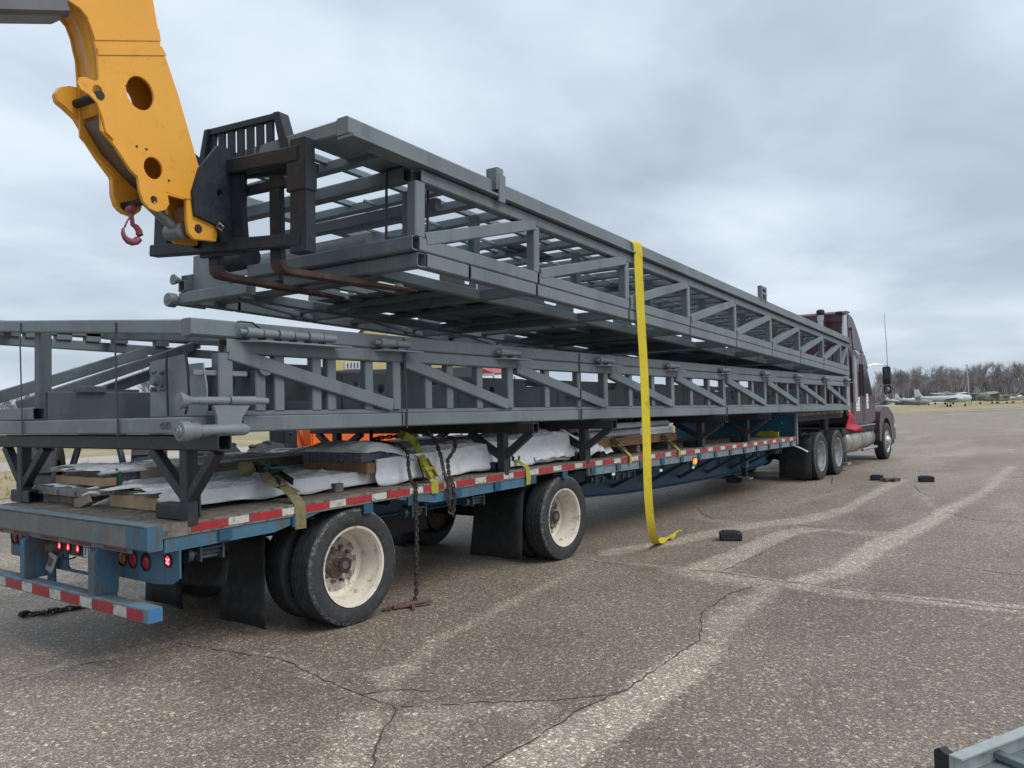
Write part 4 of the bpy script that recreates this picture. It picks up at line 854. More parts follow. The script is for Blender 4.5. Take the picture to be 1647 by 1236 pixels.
# ------------------------------------------------------------------ wrapped bundles on the deck
def wrap(x0, x1, y0, y1, z0, z1, seed, sag=.03, rag0=0.0, rag1=0.0, drop=1.0, dome=0.0, taper=0.0, shift=0.0, rise=0.0, nu=48, nv=100, m_=None):
    """loose film over a bundle: open underneath, wrinkled, its ends torn ragged"""
    wd = x1-x0; ht = (z1-z0); prof = []
    tot = 2*ht*drop+wd
    def f(u, v):
        s = u*tot; rg = lambda a: (1-abs(2*noise.noise(a)))**3
        hem = .035*noise.noise((v*9+seed, seed, u > .5))
        if s < ht*drop: x, z, nx_, nz_ = x0, z1-ht*drop+s, -1, 0
        elif s < ht*drop+wd: x, z, nx_, nz_ = x0+s-ht*drop, z1, 0, 1
        else: x, z, nx_, nz_ = x1, z1-(s-ht*drop-wd), 1, 0
        r = min(abs(x-x0), abs(x-x1))
        if nz_: z -= .02*math.exp(-(r/.03)**2)
        yy = lerp(y0, y1, v)
        if v < .06: yy += rag0*(noise.noise((u*11, seed+3, 0)))*(1-v/.06)
        if v > .94: yy += rag1*(noise.noise((u*9, seed+5, 0)))*(v-.94)/.06
        p = V((x*6, yy*3, z*6+seed)); w = noise.noise(p)*.014+noise.noise(p*2.7)*.003+.014*rg(V((x*5+z*3, yy*1.3, z*4+seed)))+.008*rg(V((x*4-yy*3, yy*2.2+x*3, z*6+seed*2)))-.012
        low = max(0, 1-(z-z0)/max(ht, .01))
        ex = sag*(.35+.65*abs(noise.noise(V((yy*1.6, seed, nx_)))))*low
        if dome: z += dome*math.sin(math.pi*(x-x0)/wd)*math.exp(-((yy-y0)/.55)**2)*(1 if nz_ else .0)
        x += nx_*(ex+w*1.4)+shift*v; z += nz_*w*1.6
        x = lerp(x, (x0+x1)/2, taper*v); z += rise*v*max(0, min(1, (z-z0)/max(ht, .01)))
        z += (hem if abs(nx_) and low > .85 else 0)
        return (x, yy, z+zd(yy)-zd(y0))
    mb = MB().sheet(f, nu, nv); return mb
def film(parent, *a, m_=None, name='wrap', **k):
    o = wrap(*a, **k).build(name, m_ or WRAPW, parent, angle=60); s = o.modifiers.new('s', 'SOLIDIFY'); s.thickness = .003; return o
def skid(parent, x0, x1, y, z0, z1, m_, dy=.09, name='timber'): return MB().bx(x0, x1, y, y+dy, z0, z1).build(name, m_, parent, bevel=.004)
D0 = zd(.3)
# A: folded grey sheets at the far tail corner
A = thing('sheet_bundle', 'low bundle of folded grey metal sheets at the far tail corner of the deck', 'bundle', (-2.1, .2, D0), 'bundles on the trailer deck')
for i in range(6):
    x0 = -2.50+i*.150
    MB().prism([(x0, .075), (x0+.143, .075), (x0+.143, .115), (x0+.10, .135), (x0+.02, .135), (x0, .115)], (0, .16+.01*(i % 2), D0), (1, 0, 0), (0, 0, 1), (0, 1, 0), 3.0).build('folded_sheet', FOLD, A, smooth=False)
MB().bx(-2.36, -1.66, .22, 3.1, D0+.002, D0+.072).build('lower_sheets', TIMBER_G, A, bevel=.004)
film(A, -2.5, -1.62, .22, 2.9, D0+.10, D0+.142, 3.3, sag=.01, rag0=.12, nu=22, nv=30)
MB().prism([(-1.72, .06), (-1.50, .10), (-1.46, .05), (-1.62, .0), (-1.72, .0)], (0, .14, D0), (1, 0, 0), (0, 0, 1), (0, 1, 0), .02).build('card_flap', CARD, A, smooth=False)
# A2: tall pack behind it
A2 = thing('wrapped_bundle', 'long wrapped bundle with pale timber end and brown card side, far edge of deck', 'bundle', (-2.2, 1.2, D0+.145), 'bundles on the trailer deck')
MB().bx(-2.40, -1.56, .30, .40, D0+.147, D0+.215).build('timber', TIMBER, A2, bevel=.004)
MB().bx(-2.38, -1.60, .38, 6.6, D0+.150, D0+.255).build('sheet_stack', SHEETS, A2, smooth=False)
MB().bx(-1.575, -1.560, .60, 6.6, D0+.185, D0+.272).build('card_sleeve', CARD, A2, smooth=False)
film(A2, -1.60, -1.568, .5, 3.0, D0+.03, D0+.185, 6.2, sag=.03, rag0=.1, nu=16, nv=40, name='skirt_film')
film(A2, -2.44, -1.555, .26, 6.6, D0+.17, D0+.275, 8.2, sag=.01, rag0=.20, drop=.30, dome=.02)
text('wrap_print', 'NOV', PRINT, A2, (-2.30, .75, D0+.296), (1, .25, 0), (-.25, 1, 0), .10)
pr = MB()
for k in range(5): pr.bx(-2.25+.1*k, -2.18+.1*k, 1.15+.05*k, 1.5+.05*k, D0+.292, D0+.2935)
pr.build('faded_print', PRINT_RED, A2, smooth=False)
MB().ribbon([(-1.60, .42, D0+.28), (-1.545, .42, D0+.25), (-1.545, .42, D0+.0)], (0, 1, 0), .03, .004).build('green_banding', mat('green_banding', (.03, .09, .06), .6), A2, smooth=False)
# B: near tail bundle
B = thing('wrapped_bundle', 'long white-wrapped bundle with pale timber end beside the tail bunk post, near deck edge', 'bundle', (-.85, 1.4, D0), 'bundles on the trailer deck')
skid(B, -1.42, -.60, .27, D0+.004, D0+.098, TIMBER); skid(B, -1.36, -.32, 1.60, D0+.004, D0+.095, TIMBER_G); skid(B, -1.36, -.28, 2.62, D0+.004, D0+.095, TIMBER_G)
MB().bx(-1.40, -.62, .30, 2.9, D0+.10, D0+.130).build('sheet_stack', mat('dull_green_grey_sheets', (.16, .165, .15), .6, var=.2, scale=20), B, smooth=False)
MB().bx(-1.30, -.55, 1.0, 2.9, D0+.098, D0+.115).build('sheet_stack', SHEETS, B, smooth=False)
film(B, -1.44, -.52, .24, 2.85, D0+.015, D0+.150, 1.7, sag=.05, rag0=.22, shift=.22, drop=.93, nu=52, nv=110)
text('wrap_print', 'NOV', PRINT, B, (-.56, .34, D0+.08), (.22, 1, .0), (0, 0, 1), .045)
MB().path([(-1.46, .22, D0+.11), (-1.50, .16, D0+.12), (-1.54, .12, D0+.10)], [.012, .012, .006], 6).build('twisted_film', WRAPW, B)
tg = MB().sheet(lambda u, v: (lerp(-.98, -.80, u), .55+.02*math.sin(u*7)+.05*v, D0+.20+.035*v+.01*math.sin(u*9)), 6, 4).build('yellow_tag', LIME, B)
for y in (2.66, 2.70): MB().ribbon([(-.9, y, D0+.20), (-.42, y, D0+.195), (-.365, y, D0+.15), (-.35, y, D0+.03)], (0, 1, 0), .022, .003).build('banding', OLIVE, B, smooth=False)
# C: domed bundle on top of B, running forward
zc_ = zd(2.6)+.118
Cc = thing('wrapped_bundle', 'domed white bundle with blue-grey sheet ends on orange timber, stacked amid the deck', 'bundle', (-.7, 3.6, zc_), 'bundles on the trailer deck')
skid(Cc, -1.10, -.26, 1.90, zc_+.003, zc_+.095, TIMBER_O, .10); skid(Cc, -1.15, -.35, 3.3, zc_-.17, zc_+.0, TIMBER_G); skid(Cc, -1.15, -.35, 4.6, zc_-.17, zc_+.0, TIMBER_G)
for i in range(8):
    x0 = -1.100+i*.098; st = MB()
    for k in range(5): st.bx(x0, x0+.094, 1.885+.006*((i+k) % 3), 2.25, zc_+.098+k*.018, zc_+.114+k*.018)
    st.build('sheet_stack', SHEETS, Cc, smooth=False)
film(Cc, -1.14, -.265, 2.02, 5.05, zc_-.10, zc_+.130, 5.1, sag=.07, rag0=.05, rag1=.3, dome=.0, rise=.10, shift=.06, drop=1.0, nu=56, nv=120)
def f(u, v):
    H = .125*max(0, 1-(2*u-1)**4)**.5; w = noise.noise((u*9, v*4, 2))*.014+abs(noise.noise((u*16, v*5, 7)))*.016
    return (lerp(-1.135, -.24, u)+.02*w, 1.872+.62*(1-math.cos(v*math.pi/2))-w*(1-v), zc_+.186+(H*.75+w)*math.sin(min(1, v*1.5)*math.pi/2)-(.11*(max(0, v-.45)/.55)**2))
MB().sheet(f, 36, 20).build('clear_film', WRAPC, Cc, angle=60).modifiers.new('s', 'SOLIDIFY').thickness = .003
for a in ((-.52, 3.2, .05), (-.30, 3.62, .02)): pass
pr = MB()
for (x_, y_, w_, l_) in ((-.62, 2.7, .012, .30), (-.66, 2.75, .012, .22), (-.70, 2.68, .012, .34), (-.55, 4.0, .015, .26), (-.60, 4.05, .012, .2)): pr.bx(x_, x_+w_, y_, y_+l_, zc_+.195, zc_+.1955)
text('wrap_print', 'FILE', PRINT, Cc, (-.75, 3.35, zc_+.205), (.5, 1, 0), (-1, .5, 0), .075)
MB().ribbon([(-1.0, 2.50, zc_+.170), (-.34, 2.50, zc_+.165), (-.235, 2.50, zc_+.11), (-.17, 2.50, zc_-.05), (-.16, 2.50, zc_-.10)], (0, 1, 0), .016, .003).build('banding', BANDM, Cc, smooth=False)
# D: far-side white pack beyond C
Dd = thing('wrapped_bundle', 'flat white pack with a brown card edge lying beyond the domed bundle', 'bundle', (-1.9, 5, D0+.2), 'bundles on the trailer deck')
film(Dd, -1.66, -1.26, 3.0, 6.4, zd(4)+.05, zd(4)+.285, 4.4, sag=.02, drop=.45); MB().bx(-1.64, -1.28, 3.1, 6.3, zd(4)+.01, zd(4)+.27).build('card_sleeve', CARD, Dd, bevel=.004)
# E: crumpled sheet at the third bunk
E_ = thing('wrapped_bundle', 'crumpled white sheet bunched up between the second and third bunk stands', 'bundle', (-.6, 4.9, zd(5)), 'bundles on the trailer deck')
def f(u, v):
    x = lerp(-1.25, -.16, u); y = lerp(4.3, 6.0, v); z = zd(y)+.05+.33*math.sin(math.pi*min(1, max(0, (1-u)*1.05)))**.6*math.sin(math.pi*(.12+.8*v))
    fold = .06*abs(noise.noise(V((u*7+v*9, v*2, 1))))+.05*noise.noise(V((u*5, v*7, 3)))
    return (x+fold*.6, y, z+fold)
s = MB().sheet(f, 34, 40).build('crumpled_film', WRAPW, E_, angle=60).modifiers.new('s', 'SOLIDIFY'); s.thickness = .003
for k in range(3): MB().bx(-1.1, -.25, 4.5+k*.5, 4.6+k*.5, zd(5)+.003, zd(5)+.09).build('timber', TIMBER_G, E_, bevel=.004)
# F: tubes on timbers
Fq = thing('tube_bundle', 'stack of pale grey tubes on orange-brown timbers, forward of the third bunk stand', 'bundle', (-.9, 6.8, zd(7)), 'bundles on the trailer deck')
z7 = zd(7)
MB().bx(-.36, -.26, 5.75, 8.05, z7+.115, z7+.225).build('timber', TIMBER_O, Fq, bevel=.004); MB().bx(-1.75, -1.65, 5.75, 8.05, z7+.115, z7+.225).build('timber', TIMBER_O, Fq, bevel=.004)
for y in (5.9, 6.9, 7.85): MB().bx(-1.8, -.28, y-.05, y+.05, z7+.004, z7+.112).build('timber', TIMBER_G, Fq, bevel=.004)
for r_, (zz, n_) in enumerate(((.275, 12), (.365, 11))):
    for i in range(n_):
        rnd = random.Random(i*7+r_); x = -1.72+i*.125+r_*.06
        MB().tube((x, 5.62+rnd.uniform(-.1, .1), z7+zz), (x, 8.05+rnd.uniform(-.15, .1), z7+zz), .047, 10).build('tube', PIPE, Fq)
MB().bx(-.305, -.30, 7.0, 8.02, z7+.23, z7+.33).build('end_film', WRAPC, Fq)

# ------------------------------------------------------------------ ratchet straps
def strap(label, pts, side, w, m_, parts=(), name='ratchet_strap', group='straps over the load'):
    t = thing(name, label, 'strap', pts[-1], group); MB().ribbon(pts, side, w, .004).build('webbing', m_, t, smooth=False); return t
zb = D0
s1 = strap('olive ratchet strap bunched over the near white bundle behind the rear wheel', [(-1.8, 1.25, zb+.30), (-1.35, 1.2, zb+.235), (-.85, 1.13, zb+.235), (-.45, 1.06, zb+.225), (-.26, 1.02, zb+.15), (-.08, 1.00, zb+.055), (-.004, .98, zb+.01), (.004, .98, zb-.06), (.002, .98, zb-.17)], (0.1, 1, 0), .095, OLIVE)
rc = MB()
for dy in (-.06, .06): rc.bar((-.58, 1.08+dy, zb+.27), (-.22, 1.03+dy, zb+.16), .010, .055, up=(0, 0, 1))
rc.tube((-.42, .99, zb+.235), (-.42, 1.13, zb+.235), .026, 10); rc.tube((-.58, .99, zb+.275), (-.58, 1.15, zb+.275), .012, 8); rc.bar((-.62, 1.0, zb+.30), (-.38, 1.0, zb+.30), .012, .03); rc.build('ratchet', BLACKST, s1)
MB().path([(-.60, 1.02, zb+.30), (-.50, 1.00, zb+.32), (-.36, 1.00, zb+.27), (-.35, 1.12, zb+.265), (-.52, 1.14, zb+.31)], .010, 6).build('ratchet_handle', mat('green_handle', (.02, .11, .07), .5), s1)
rl = MB(); rl.lathe([(.0, -.045), (.055, -.045), (.062, 0), (.055, .045), (.0, .045)], (-.62, .95, zb+.265), (.2, 1, 0), 16); rl.build('webbing_roll', OLIVE, s1)
MB().ribbon([(-.40, .96, zb+.235), (-.30, .93, zb+.19), (-.22, .97, zb+.14), (-.25, 1.04, zb+.12), (-.12, 1.03, zb+.09)], (.3, 1, .1), .09, .006).build('webbing_tail', OLIVE, s1, smooth=False)
z2 = zd(2.45)
s2 = strap('yellow-green ratchet strap among the chains ahead of the rear wheel', [(-.62, 2.75, z2+.40), (-.50, 2.68, z2+.42), (-.36, 2.62, z2+.33), (-.20, 2.55, z2+.18), (-.08, 2.50, z2+.06), (-.003, 2.47, z2+.01), (.004, 2.47, z2-.09)], (.25, 1, 0), .075, LIME)
MB().ribbon([(-.62, 2.72, z2+.40), (-.56, 2.60, z2+.44), (-.46, 2.58, z2+.42), (-.40, 2.66, z2+.36), (-.34, 2.60, z2+.30)], (.3, .3, 1), .07, .005).build('webbing_tail', LIME, s2, smooth=False)
rc = MB()
for dy in (-.05, .05): rc.bar((-.22, 2.56+dy, z2+.20), (-.03, 2.50+dy, z2+.035), .010, .05)
rc.tube((-.12, 2.46, z2+.12), (-.12, 2.60, z2+.12), .022, 8); rc.build('ratchet', LIME, s2)
MB().bx(-.06, -.02, 2.50, 2.62, z2+.0, z2+.055).build('buckle', ALU, s2, bevel=.004)
z4 = zd(3.9)
s3 = strap('yellow ratchet strap hooked over the rail ahead of the second bunk stand', [(-.75, 4.25, z4+.32), (-.50, 4.12, z4+.24), (-.28, 4.00, z4+.12), (-.10, 3.93, z4+.055), (.0, 3.90, z4+.015), (.012, 3.90, z4-.10), (.004, 3.90, z4-.16)], (.2, 1, 0), .06, LIME)
rc = MB()
for dy in (-.05, .05): rc.bar((-.62, 4.17+dy, z4+.30), (-.18, 3.96+dy, z4+.10), .010, .045)
for k in range(4): rc.bar((-.55+k*.1, 4.08-k*.045, z4+.275-k*.045), (-.55+k*.1, 4.19-k*.045, z4+.275-k*.045), .012, .02)
rc.build('ratchet', BLACKST, s3)
for lab, y, x0 in (('yellow strap running down from the tube stack, left of the tall hanging yellow strap', 6.12, -.75), ('yellow strap running down from the tube stack, right of the tall hanging yellow strap', 7.55, -.85)):
    z = zd(y); s4 = strap(lab, [(-1.5, y+.10, z+.44), (x0, y+.08, z+.445), (-.42, y+.04, z+.36), (-.22, y+.02, z+.16), (-.02, y, z+.035), (.012, y, z+.0), (.012, y, z-.09)], (0, 1, 0), .055, LIME)
    rc = MB()
    for dy in (-.035, .035): rc.bar((-.26, y+.02+dy, z+.21), (-.06, y+dy, z+.055), .012, .04)
    rc.tube((-.15, y-.05, z+.13), (-.15, y+.06, z+.13), .02, 8); rc.build('ratchet', OLIVE, s4)
    MB().lathe([(.0, -.04), (.06, -.04), (.07, 0), (.06, .04), (0, .04)], (x0-.05, y+.25, z+.47), (.3, 1, 0), 12).build('webbing_roll', LIME, s4)
yt = MB().sheet(lambda u, v: (lerp(-.78, -.22, u), 12.5+.25*(1-u), zd(12.6)+.01+(.10 if u > .25 else .10*u*4)*v+.01*math.sin(u*12)), 12, 4).build('yellow_strap_fold', YELLOW, smooth=True)
tag(yt, 'flat fold of yellow webbing lying at the foot of the blue riser', 'strap', 'straps over the load'); yt.modifiers.new('s', 'SOLIDIFY').thickness = .02
# the tall loose strap hanging off the upper section
hs = thing('hanging_strap', 'long loose bright yellow strap hanging from the raised section down to the asphalt', 'strap', (.38, 6.4, 0), 'straps over the load')
hp = [(.55, 4.86, 3.505), (.66, 4.98, 3.515), (.735, 5.06, 3.495), (.75, 5.07, 3.42), (.745, 5.08, 3.1), (.735, 5.12, 2.6), (.725, 5.17, 2.05), (.715, 5.20, 1.36), (.70, 5.22, .86), (.67, 5.30, .50), (.62, 5.45, .24), (.54, 5.68, .08), (.46, 5.92, .025), (.42, 6.08, .02), (.40, 6.22, .04), (.40, 6.33, .02)]
from mathutils import geometry
def smooth_pts(P, k=5):
    P = [V(p) for p in P]; o_ = []
    for i in range(len(P)-1):
        p0, p1, p2, p3 = P[max(i-1, 0)], P[i], P[i+1], P[min(i+2, len(P)-1)]
        for j in range(k):
            t_ = j/k; o_.append(.5*((2*p1)+(p2-p0)*t_+(2*p0-5*p1+4*p2-p3)*t_*t_+(3*p1-p0-3*p2+p3)*t_**3))
    return o_+[P[-1]]
hp = smooth_pts(hp, 5); sd = []
for i, p in enumerate(hp):
    u = i/len(hp); a = R(2)+(.35*max(0, u-.75)*4)+.06*math.sin(u*9); sd.append(V((math.sin(.55+a)*.75, math.cos(.3+a), .0)))
sd = [V((.52, .85, 0)) if i < len(hp)*.65 else V((lerp(.52, 1.0, (i/len(hp)-.65)/.35), lerp(.85, .10, (i/len(hp)-.65)/.35), 0.0)) for i in range(len(hp))]
MB().ribbon(hp, sd, .105, .004).build('webbing', YELLOW, hs, angle=60)
tl = MB().sheet(lambda u, v: (lerp(.36, .48, u)+.03*v, 6.28+.22*v, .02+.07*math.sin(v*2.4)*(.4+u)), 5, 6).build('strap_end', mat('bright_yellow_end', (.68, .62, .08), .7, var=.1), hs); tl.modifiers.new('s', 'SOLIDIFY').thickness = .004

# ------------------------------------------------------------------ chains
def link_mesh(r, L_, W_):
    P = []
    for i in range(5): a = -math.pi/2+math.pi*i/4; P.append((0, W_*math.sin(a), L_+W_*math.cos(a)))
    for i in range(5): a = math.pi/2+math.pi*i/4; P.append((0, W_*math.sin(a), -L_+W_*math.cos(a)))
    return MB().path(P, r, 5, closed=True)
LK = None
def chain(label, pts, pitch=.040, name='chain', group='tie-down chains', sc=1.0):
    global LK
    pts = [V(p) for p in pts]; t = thing(name, label, 'chain', pts[-1], group); seg = 0; d = 0; out_ = []; pos = pts[0].copy(); step = pitch*sc
    lens = [(b_-a).length for a, b_ in zip(pts[:-1], pts[1:])]; tot = sum(lens); s = step/2; k = 0
    while s < tot:
        acc = 0
        for a, b_, l_ in zip(pts[:-1], pts[1:], lens):
            if s <= acc+l_: p = a.lerp(b_, (s-acc)/l_); dr = (b_-a).normalized(); break
            acc += l_
        q_ = V((0, 0, 1)).rotation_difference(dr).to_matrix() @ Matrix.Rotation(math.pi/2*(k % 2)+.4, 3, 'Z')
        if LK is None: o_ = link_mesh(.0075, .017, .0155).build('link', CHAINM, None, angle=60); LK = o_; o_.parent = t
        else: o_ = share('link', LK, t)
        o_.matrix_local = Matrix.Translation(p-t.location) @ q_.to_4x4() @ Matrix.Diagonal((sc, sc, sc, 1)); s += step; k += 1
    return t
c1 = chain('long rusty chain hanging over the rail to a binder on the ground', [(-1.35, 3.0, 1.50), (-1.10, 2.75, z2+.42), (-.92, 2.58, z2+.385), (-.75, 2.42, z2+.39), (-.55, 2.40, z2+.365), (-.32, 2.36, z2+.355), (-.19, 2.33, z2+.28), (-.145, 2.29, z2+.14), (-.06, 2.23, z2+.03), (.012, 2.215, z2+.005), (.014, 2.21, z2-.15), (.012, 2.205, .5), (.0, 2.20, .12), (-.02, 2.19, .03)], sc=.88)
bd = MB()
bd.bar((-.10, 2.02, .03), (.06, 2.34, .035), .03, .025); bd.bar((-.16, 2.30, .02), (.06, 2.10, .025), .025, .025); bd.tube((-.06, 2.12, .035), (.03, 2.26, .045), .022, 8)
bd.path([(-.10, 2.06, .02), (-.16, 2.0, .02), (-.14, 1.94, .02), (-.08, 1.97, .02)], .012, 6); bd = bd.build('chain_binder', RUSTY); tag(bd, 'rusty lever binder lying on the asphalt under the hanging chain', 'binder')
chain('doubled chain loop hanging over the rail beside the yellow-green strap', [(-.55, 2.95, z2+.43), (-.42, 2.86, z2+.44), (-.26, 2.78, z2+.37), (-.15, 2.73, z2+.22), (-.06, 2.67, z2+.06), (.014, 2.64, z2+.0), (.016, 2.63, z2-.17), (.016, 2.655, z2-.29), (.018, 2.69, z2-.30), (.018, 2.71, z2-.17), (.016, 2.70, z2-.02), (-.05, 2.72, z2+.07), (-.13, 2.80, z2+.18), (-.15, 2.93, z2+.28), (-.20, 3.0, z2+.37), (-.30, 3.02, z2+.39)], sc=.9)
chain('short chain running under the bundle top near the yellow-green strap', [(-.95, 3.35, z2+.50), (-.80, 3.05, z2+.45), (-.66, 2.84, z2+.43), (-.55, 2.70, z2+.42), (-.78, 2.5, z2+.40)], sc=1.0)
chain('rusty chain lying on the asphalt behind the blue bumper', [(-2.60, .75, .02), (-2.62, .55, .018), (-2.66, .40, .02), (-2.63, .36, .04), (-2.68, .34, .02), (-2.63, .31, .035), (-2.69, .30, .02), (-2.72, .24, .02), (-2.76, .20, .03), (-2.78, .21, .015), (-2.75, .18, .03), (-2.80, .18, .02)], sc=1.35)
# long dark strap end hanging at the front of the lower deck
MB_ = MB().path([(-.27, 13.98, 1.5), (-.28, 14.0, .9), (-.285, 14.03, .3), (-.29, 14.04, .02), (-.20, 14.0, .012)], .012, 6).build('hanging_bar', BLACKST)
tag(MB_, 'thin dark bar hanging beside the tractor mudflap down to the ground', 'bar')

# ------------------------------------------------------------------ blocks and steel on the asphalt
def dunnage(label, x, y, rz, s=1.0):
    t = thing('steel_block', label, 'block', (x, y, 0), 'black blocks on the asphalt'); M = Matrix.Rotation(rz, 4, 'Z') @ Matrix.Diagonal((s, s, s, 1))
    parts = []
    for k in range(2):
        p = MB(); p.bar((-.13, -.055+.115*k, .055), (.13, -.055+.115*k, .055), .10, .10, hollow=True); p.v = [M @ q for q in p.v]; p.v = [q+V((x, y, 0)) for q in p.v]; p.build('hollow_tube', BLACKST, t)
    p = MB(); p.bx(-.10, .08, -.10, .10, .1055, .118); p.v = [(M @ q)+V((x, y, 0)) for q in p.v]; p.build('top_plate', BUNK, t, bevel=.003)
    return t
dunnage('black double-tube steel block lying alone, nearest the camera', 1.07, 6.66, R(30), .95)
dunnage('black steel block lying alone, far right near the truck', 1.90, 14.85, R(20), 1.0)
dunnage('black steel block with a rusty binder lying against it', .98, 14.85, R(10), .95)
MB().bar((1.10, 14.60, .04), (1.45, 14.72, .04), .06, .06).tube((1.2, 14.5, .05), (1.35, 14.75, .05), .035, 8).tube((1.32, 14.62, .03), (1.42, 14.52, .05), .03, 8).build('binder', RUSTY)
tag(bpy.data.objects['binder'], 'rusty chain binder lying against the far block', 'binder')
dunnage('dark block half hidden under the trailer nose', -1.5, 13.4, R(0), 1.0)
cb = thing('steel_channel', 'pale galvanised steel channel lying in the corner at the lower right', 'steel beam', (4.45, 1.3, 0))
a, b_ = V((4.235, 1.165, .055)), V((4.96, 2.76, .055)); dn = (b_-a).normalized(); sn = V((dn.y, -dn.x, 0))
mb = MB(); mb.prism([(0, -.055), (.006, -.055), (.006, .047), (.060, .047), (.060, .055), (0, .055)], a, sn, (0, 0, 1), dn, (b_-a).length); mb.build('channel', GALV, cb, smooth=False)
mb = MB(); mb.prism([(-.085, -.055), (-.006, -.055), (-.006, .045), (-.025, .040), (-.060, .058), (-.085, .042)], a+dn*.02, sn, (0, 0, 1), dn, .05); mb.build('end_bracket', mat('dark_green_black_bracket', (.02, .027, .026), .45, var=.1), cb, smooth=False)
mb = MB(); mb.prism([(-.10, -.055), (.08, -.055), (.08, -.048), (-.10, -.048)], a+dn*.02, sn, (0, 0, 1), dn, .6); mb.build('base_strip', STEEL_DK, cb, smooth=False)
for k in range(3): MB().bar(a+dn*(.35+k*.5)-sn*.02+V((0, 0, -.02)), a+dn*(.35+k*.5)+sn*.35+V((0, 0, -.035)), .05, .03).build('cross_bar', STEEL_DK, cb)
# ------------------------------------------------------------------ telehandler boom head, fork carriage and forks
a6 = R(6); FD = V((-math.sin(a6), math.cos(a6), 0)); RD = V((math.cos(a6), math.sin(a6), 0)); UZ = V((0, 0, 1))
BA = V((-.33, .55, 0))
BM = thing('telehandler_boom', 'orange-yellow gooseneck boom head with round holes reaching in from the upper left, holding the forks', 'boom', (-.33, .55, 3.2))
OUT = [(-.62, 4.62), (-.541, 4.19), (-.505, 4.135), (-.414, 3.917), (-.259, 3.469), (-.225, 3.425), (-.158, 3.392), (-.199, 3.209), (-.394, 3.203), (-.611, 3.224), (-.727, 3.300), (-.877, 3.423), (-.978, 3.506), (-.985, 3.75), (-1.000, 3.99), (-1.015, 4.05), (-1.030, 4.12), (-1.060, 4.19), (-1.104, 4.225), (-1.17, 4.24), (-1.25, 4.238), (-1.36, 4.26), (-1.45, 4.65)]
HOL = [circ(-.703, 3.829, .098, 26, .108), circ(-.615, 3.356, .068, 22, .072)]
LOBE = [(-1.02, 3.86), (-1.0, 3.50), (-.887, 3.36), (-.80, 3.31), (-.70, 3.25), (-.55, 3.16), (-.530, 3.12), (-.555, 3.085), (-.60, 3.068), (-.66, 3.075), (-.704, 3.10), (-.735, 3.16), (-.742, 3.24), (-.78, 3.275), (-.845, 3.31), (-.90, 3.355), (-.935, 3.41), (-.96, 3.47), (-.985, 3.515), (-.985, 3.575), (-1.01, 3.66), (-1.05, 3.705), (-1.11, 3.715), (-1.145, 3.745), (-1.13, 3.79), (-1.09, 3.805), (-1.05, 3.79)]
def bpl(name, out_, off, t, m_, holes=(), bevel=.004): return MB().prism(out_, BA+RD*off, FD, UZ, RD, t, holes).build(name, m_, BM, bevel=bevel)
bpl('side_plate', OUT, .100, .020, ORANGE, HOL); bpl('side_plate', OUT, -.120, .020, ORANGE, [circ(-.703, 3.829, .098, 26, .108)])
LN = [(p[0]-.03, p[1]) for p in LOBE]
bpl('lug_plate', [(-.90, 3.42), (-.60, 3.24), (-.53, 3.20), (-.518, 3.13), (-.55, 3.085), (-.61, 3.062), (-.67, 3.073), (-.71, 3.11), (-.735, 3.18), (-.745, 3.26), (-.80, 3.30)], .1215, .026, ORANGE, [circ(-.632, 3.137, .026, 14)], .006)
bpl('lug_plate', [(-.90, 3.86), (-.90, 3.46), (-.955, 3.50), (-.975, 3.58), (-1.01, 3.665), (-1.06, 3.70), (-1.115, 3.715), (-1.135, 3.75), (-1.12, 3.79), (-1.08, 3.805), (-1.02, 3.80), (-.98, 3.83)], .1215, .012, ORANGE, [circ(-1.005, 3.745, .032, 14)], .004)
FARL = [(-1.108, 3.70), (-1.12, 3.745), (-1.085, 3.80), (-1.03, 3.825), (-.80, 3.86), (-.70, 3.50), (-.50, 3.25), (-.545, 3.12), (-.60, 3.075), (-.667, 3.085), (-.72, 3.125), (-.742, 3.19), (-.745, 3.305), (-.839, 3.405), (-.93, 3.52), (-.95, 3.575), (-.99, 3.63), (-1.06, 3.675)]
bpl('lug_plate', FARL, -.175, .055, ORANGE, [circ(-.669, 3.127, .026, 14)], .012)
# skins between the side plates: front edge, gooseneck underside, belly
def skin(name, pts, m_=ORANGE):
    vs = []; fs = []
    for k, (x, z) in enumerate(pts):
        vs += [BA+FD*x+UZ*z-RD*.099, BA+FD*x+UZ*z+RD*.099]
        if k: fs.append((2*k-2, 2*k-1, 2*k+1, 2*k))
    o_ = MB().add(vs, fs).build(name, m_, BM, angle=40); s = o_.modifiers.new('s', 'SOLIDIFY'); s.thickness = .012; s.offset = 0
skin('front_skin', [(-.64, 4.62), (-.56, 4.19), (-.525, 4.135), (-.434, 3.91), (-.279, 3.47), (-.245, 3.435), (-.19, 3.395)])
skin('neck_skin', [(-1.36, 4.28), (-1.25, 4.255), (-1.17, 4.256), (-1.10, 4.24), (-1.055, 4.205), (-1.02, 4.13), (-1.003, 4.05), (-.985, 3.99), (-.972, 3.80), (-.965, 3.62)])
skin('belly_skin', [(-.955, 3.60), (-.90, 3.52), (-.84, 3.44), (-.70, 3.33), (-.58, 3.25)], mat('painted_recess_shade', (.16, .12, .085), .7, var=.2))  # shade of the recess between the lugs is put into this dark colour
for zz, tt in ((4.015, .006), (4.155, .005)):                       # welded doubler steps across the plate
    bpl('doubler_plate', [(-1.012, 4.06), (-.545, 4.235), (-.560, 4.31), (-1.036, 4.13)] if zz > 4.1 else [(-.992, 3.975), (-.505, 4.150), (-.540, 4.20), (-1.000, 4.02)], .1205, tt, ORANGE, bevel=.002)
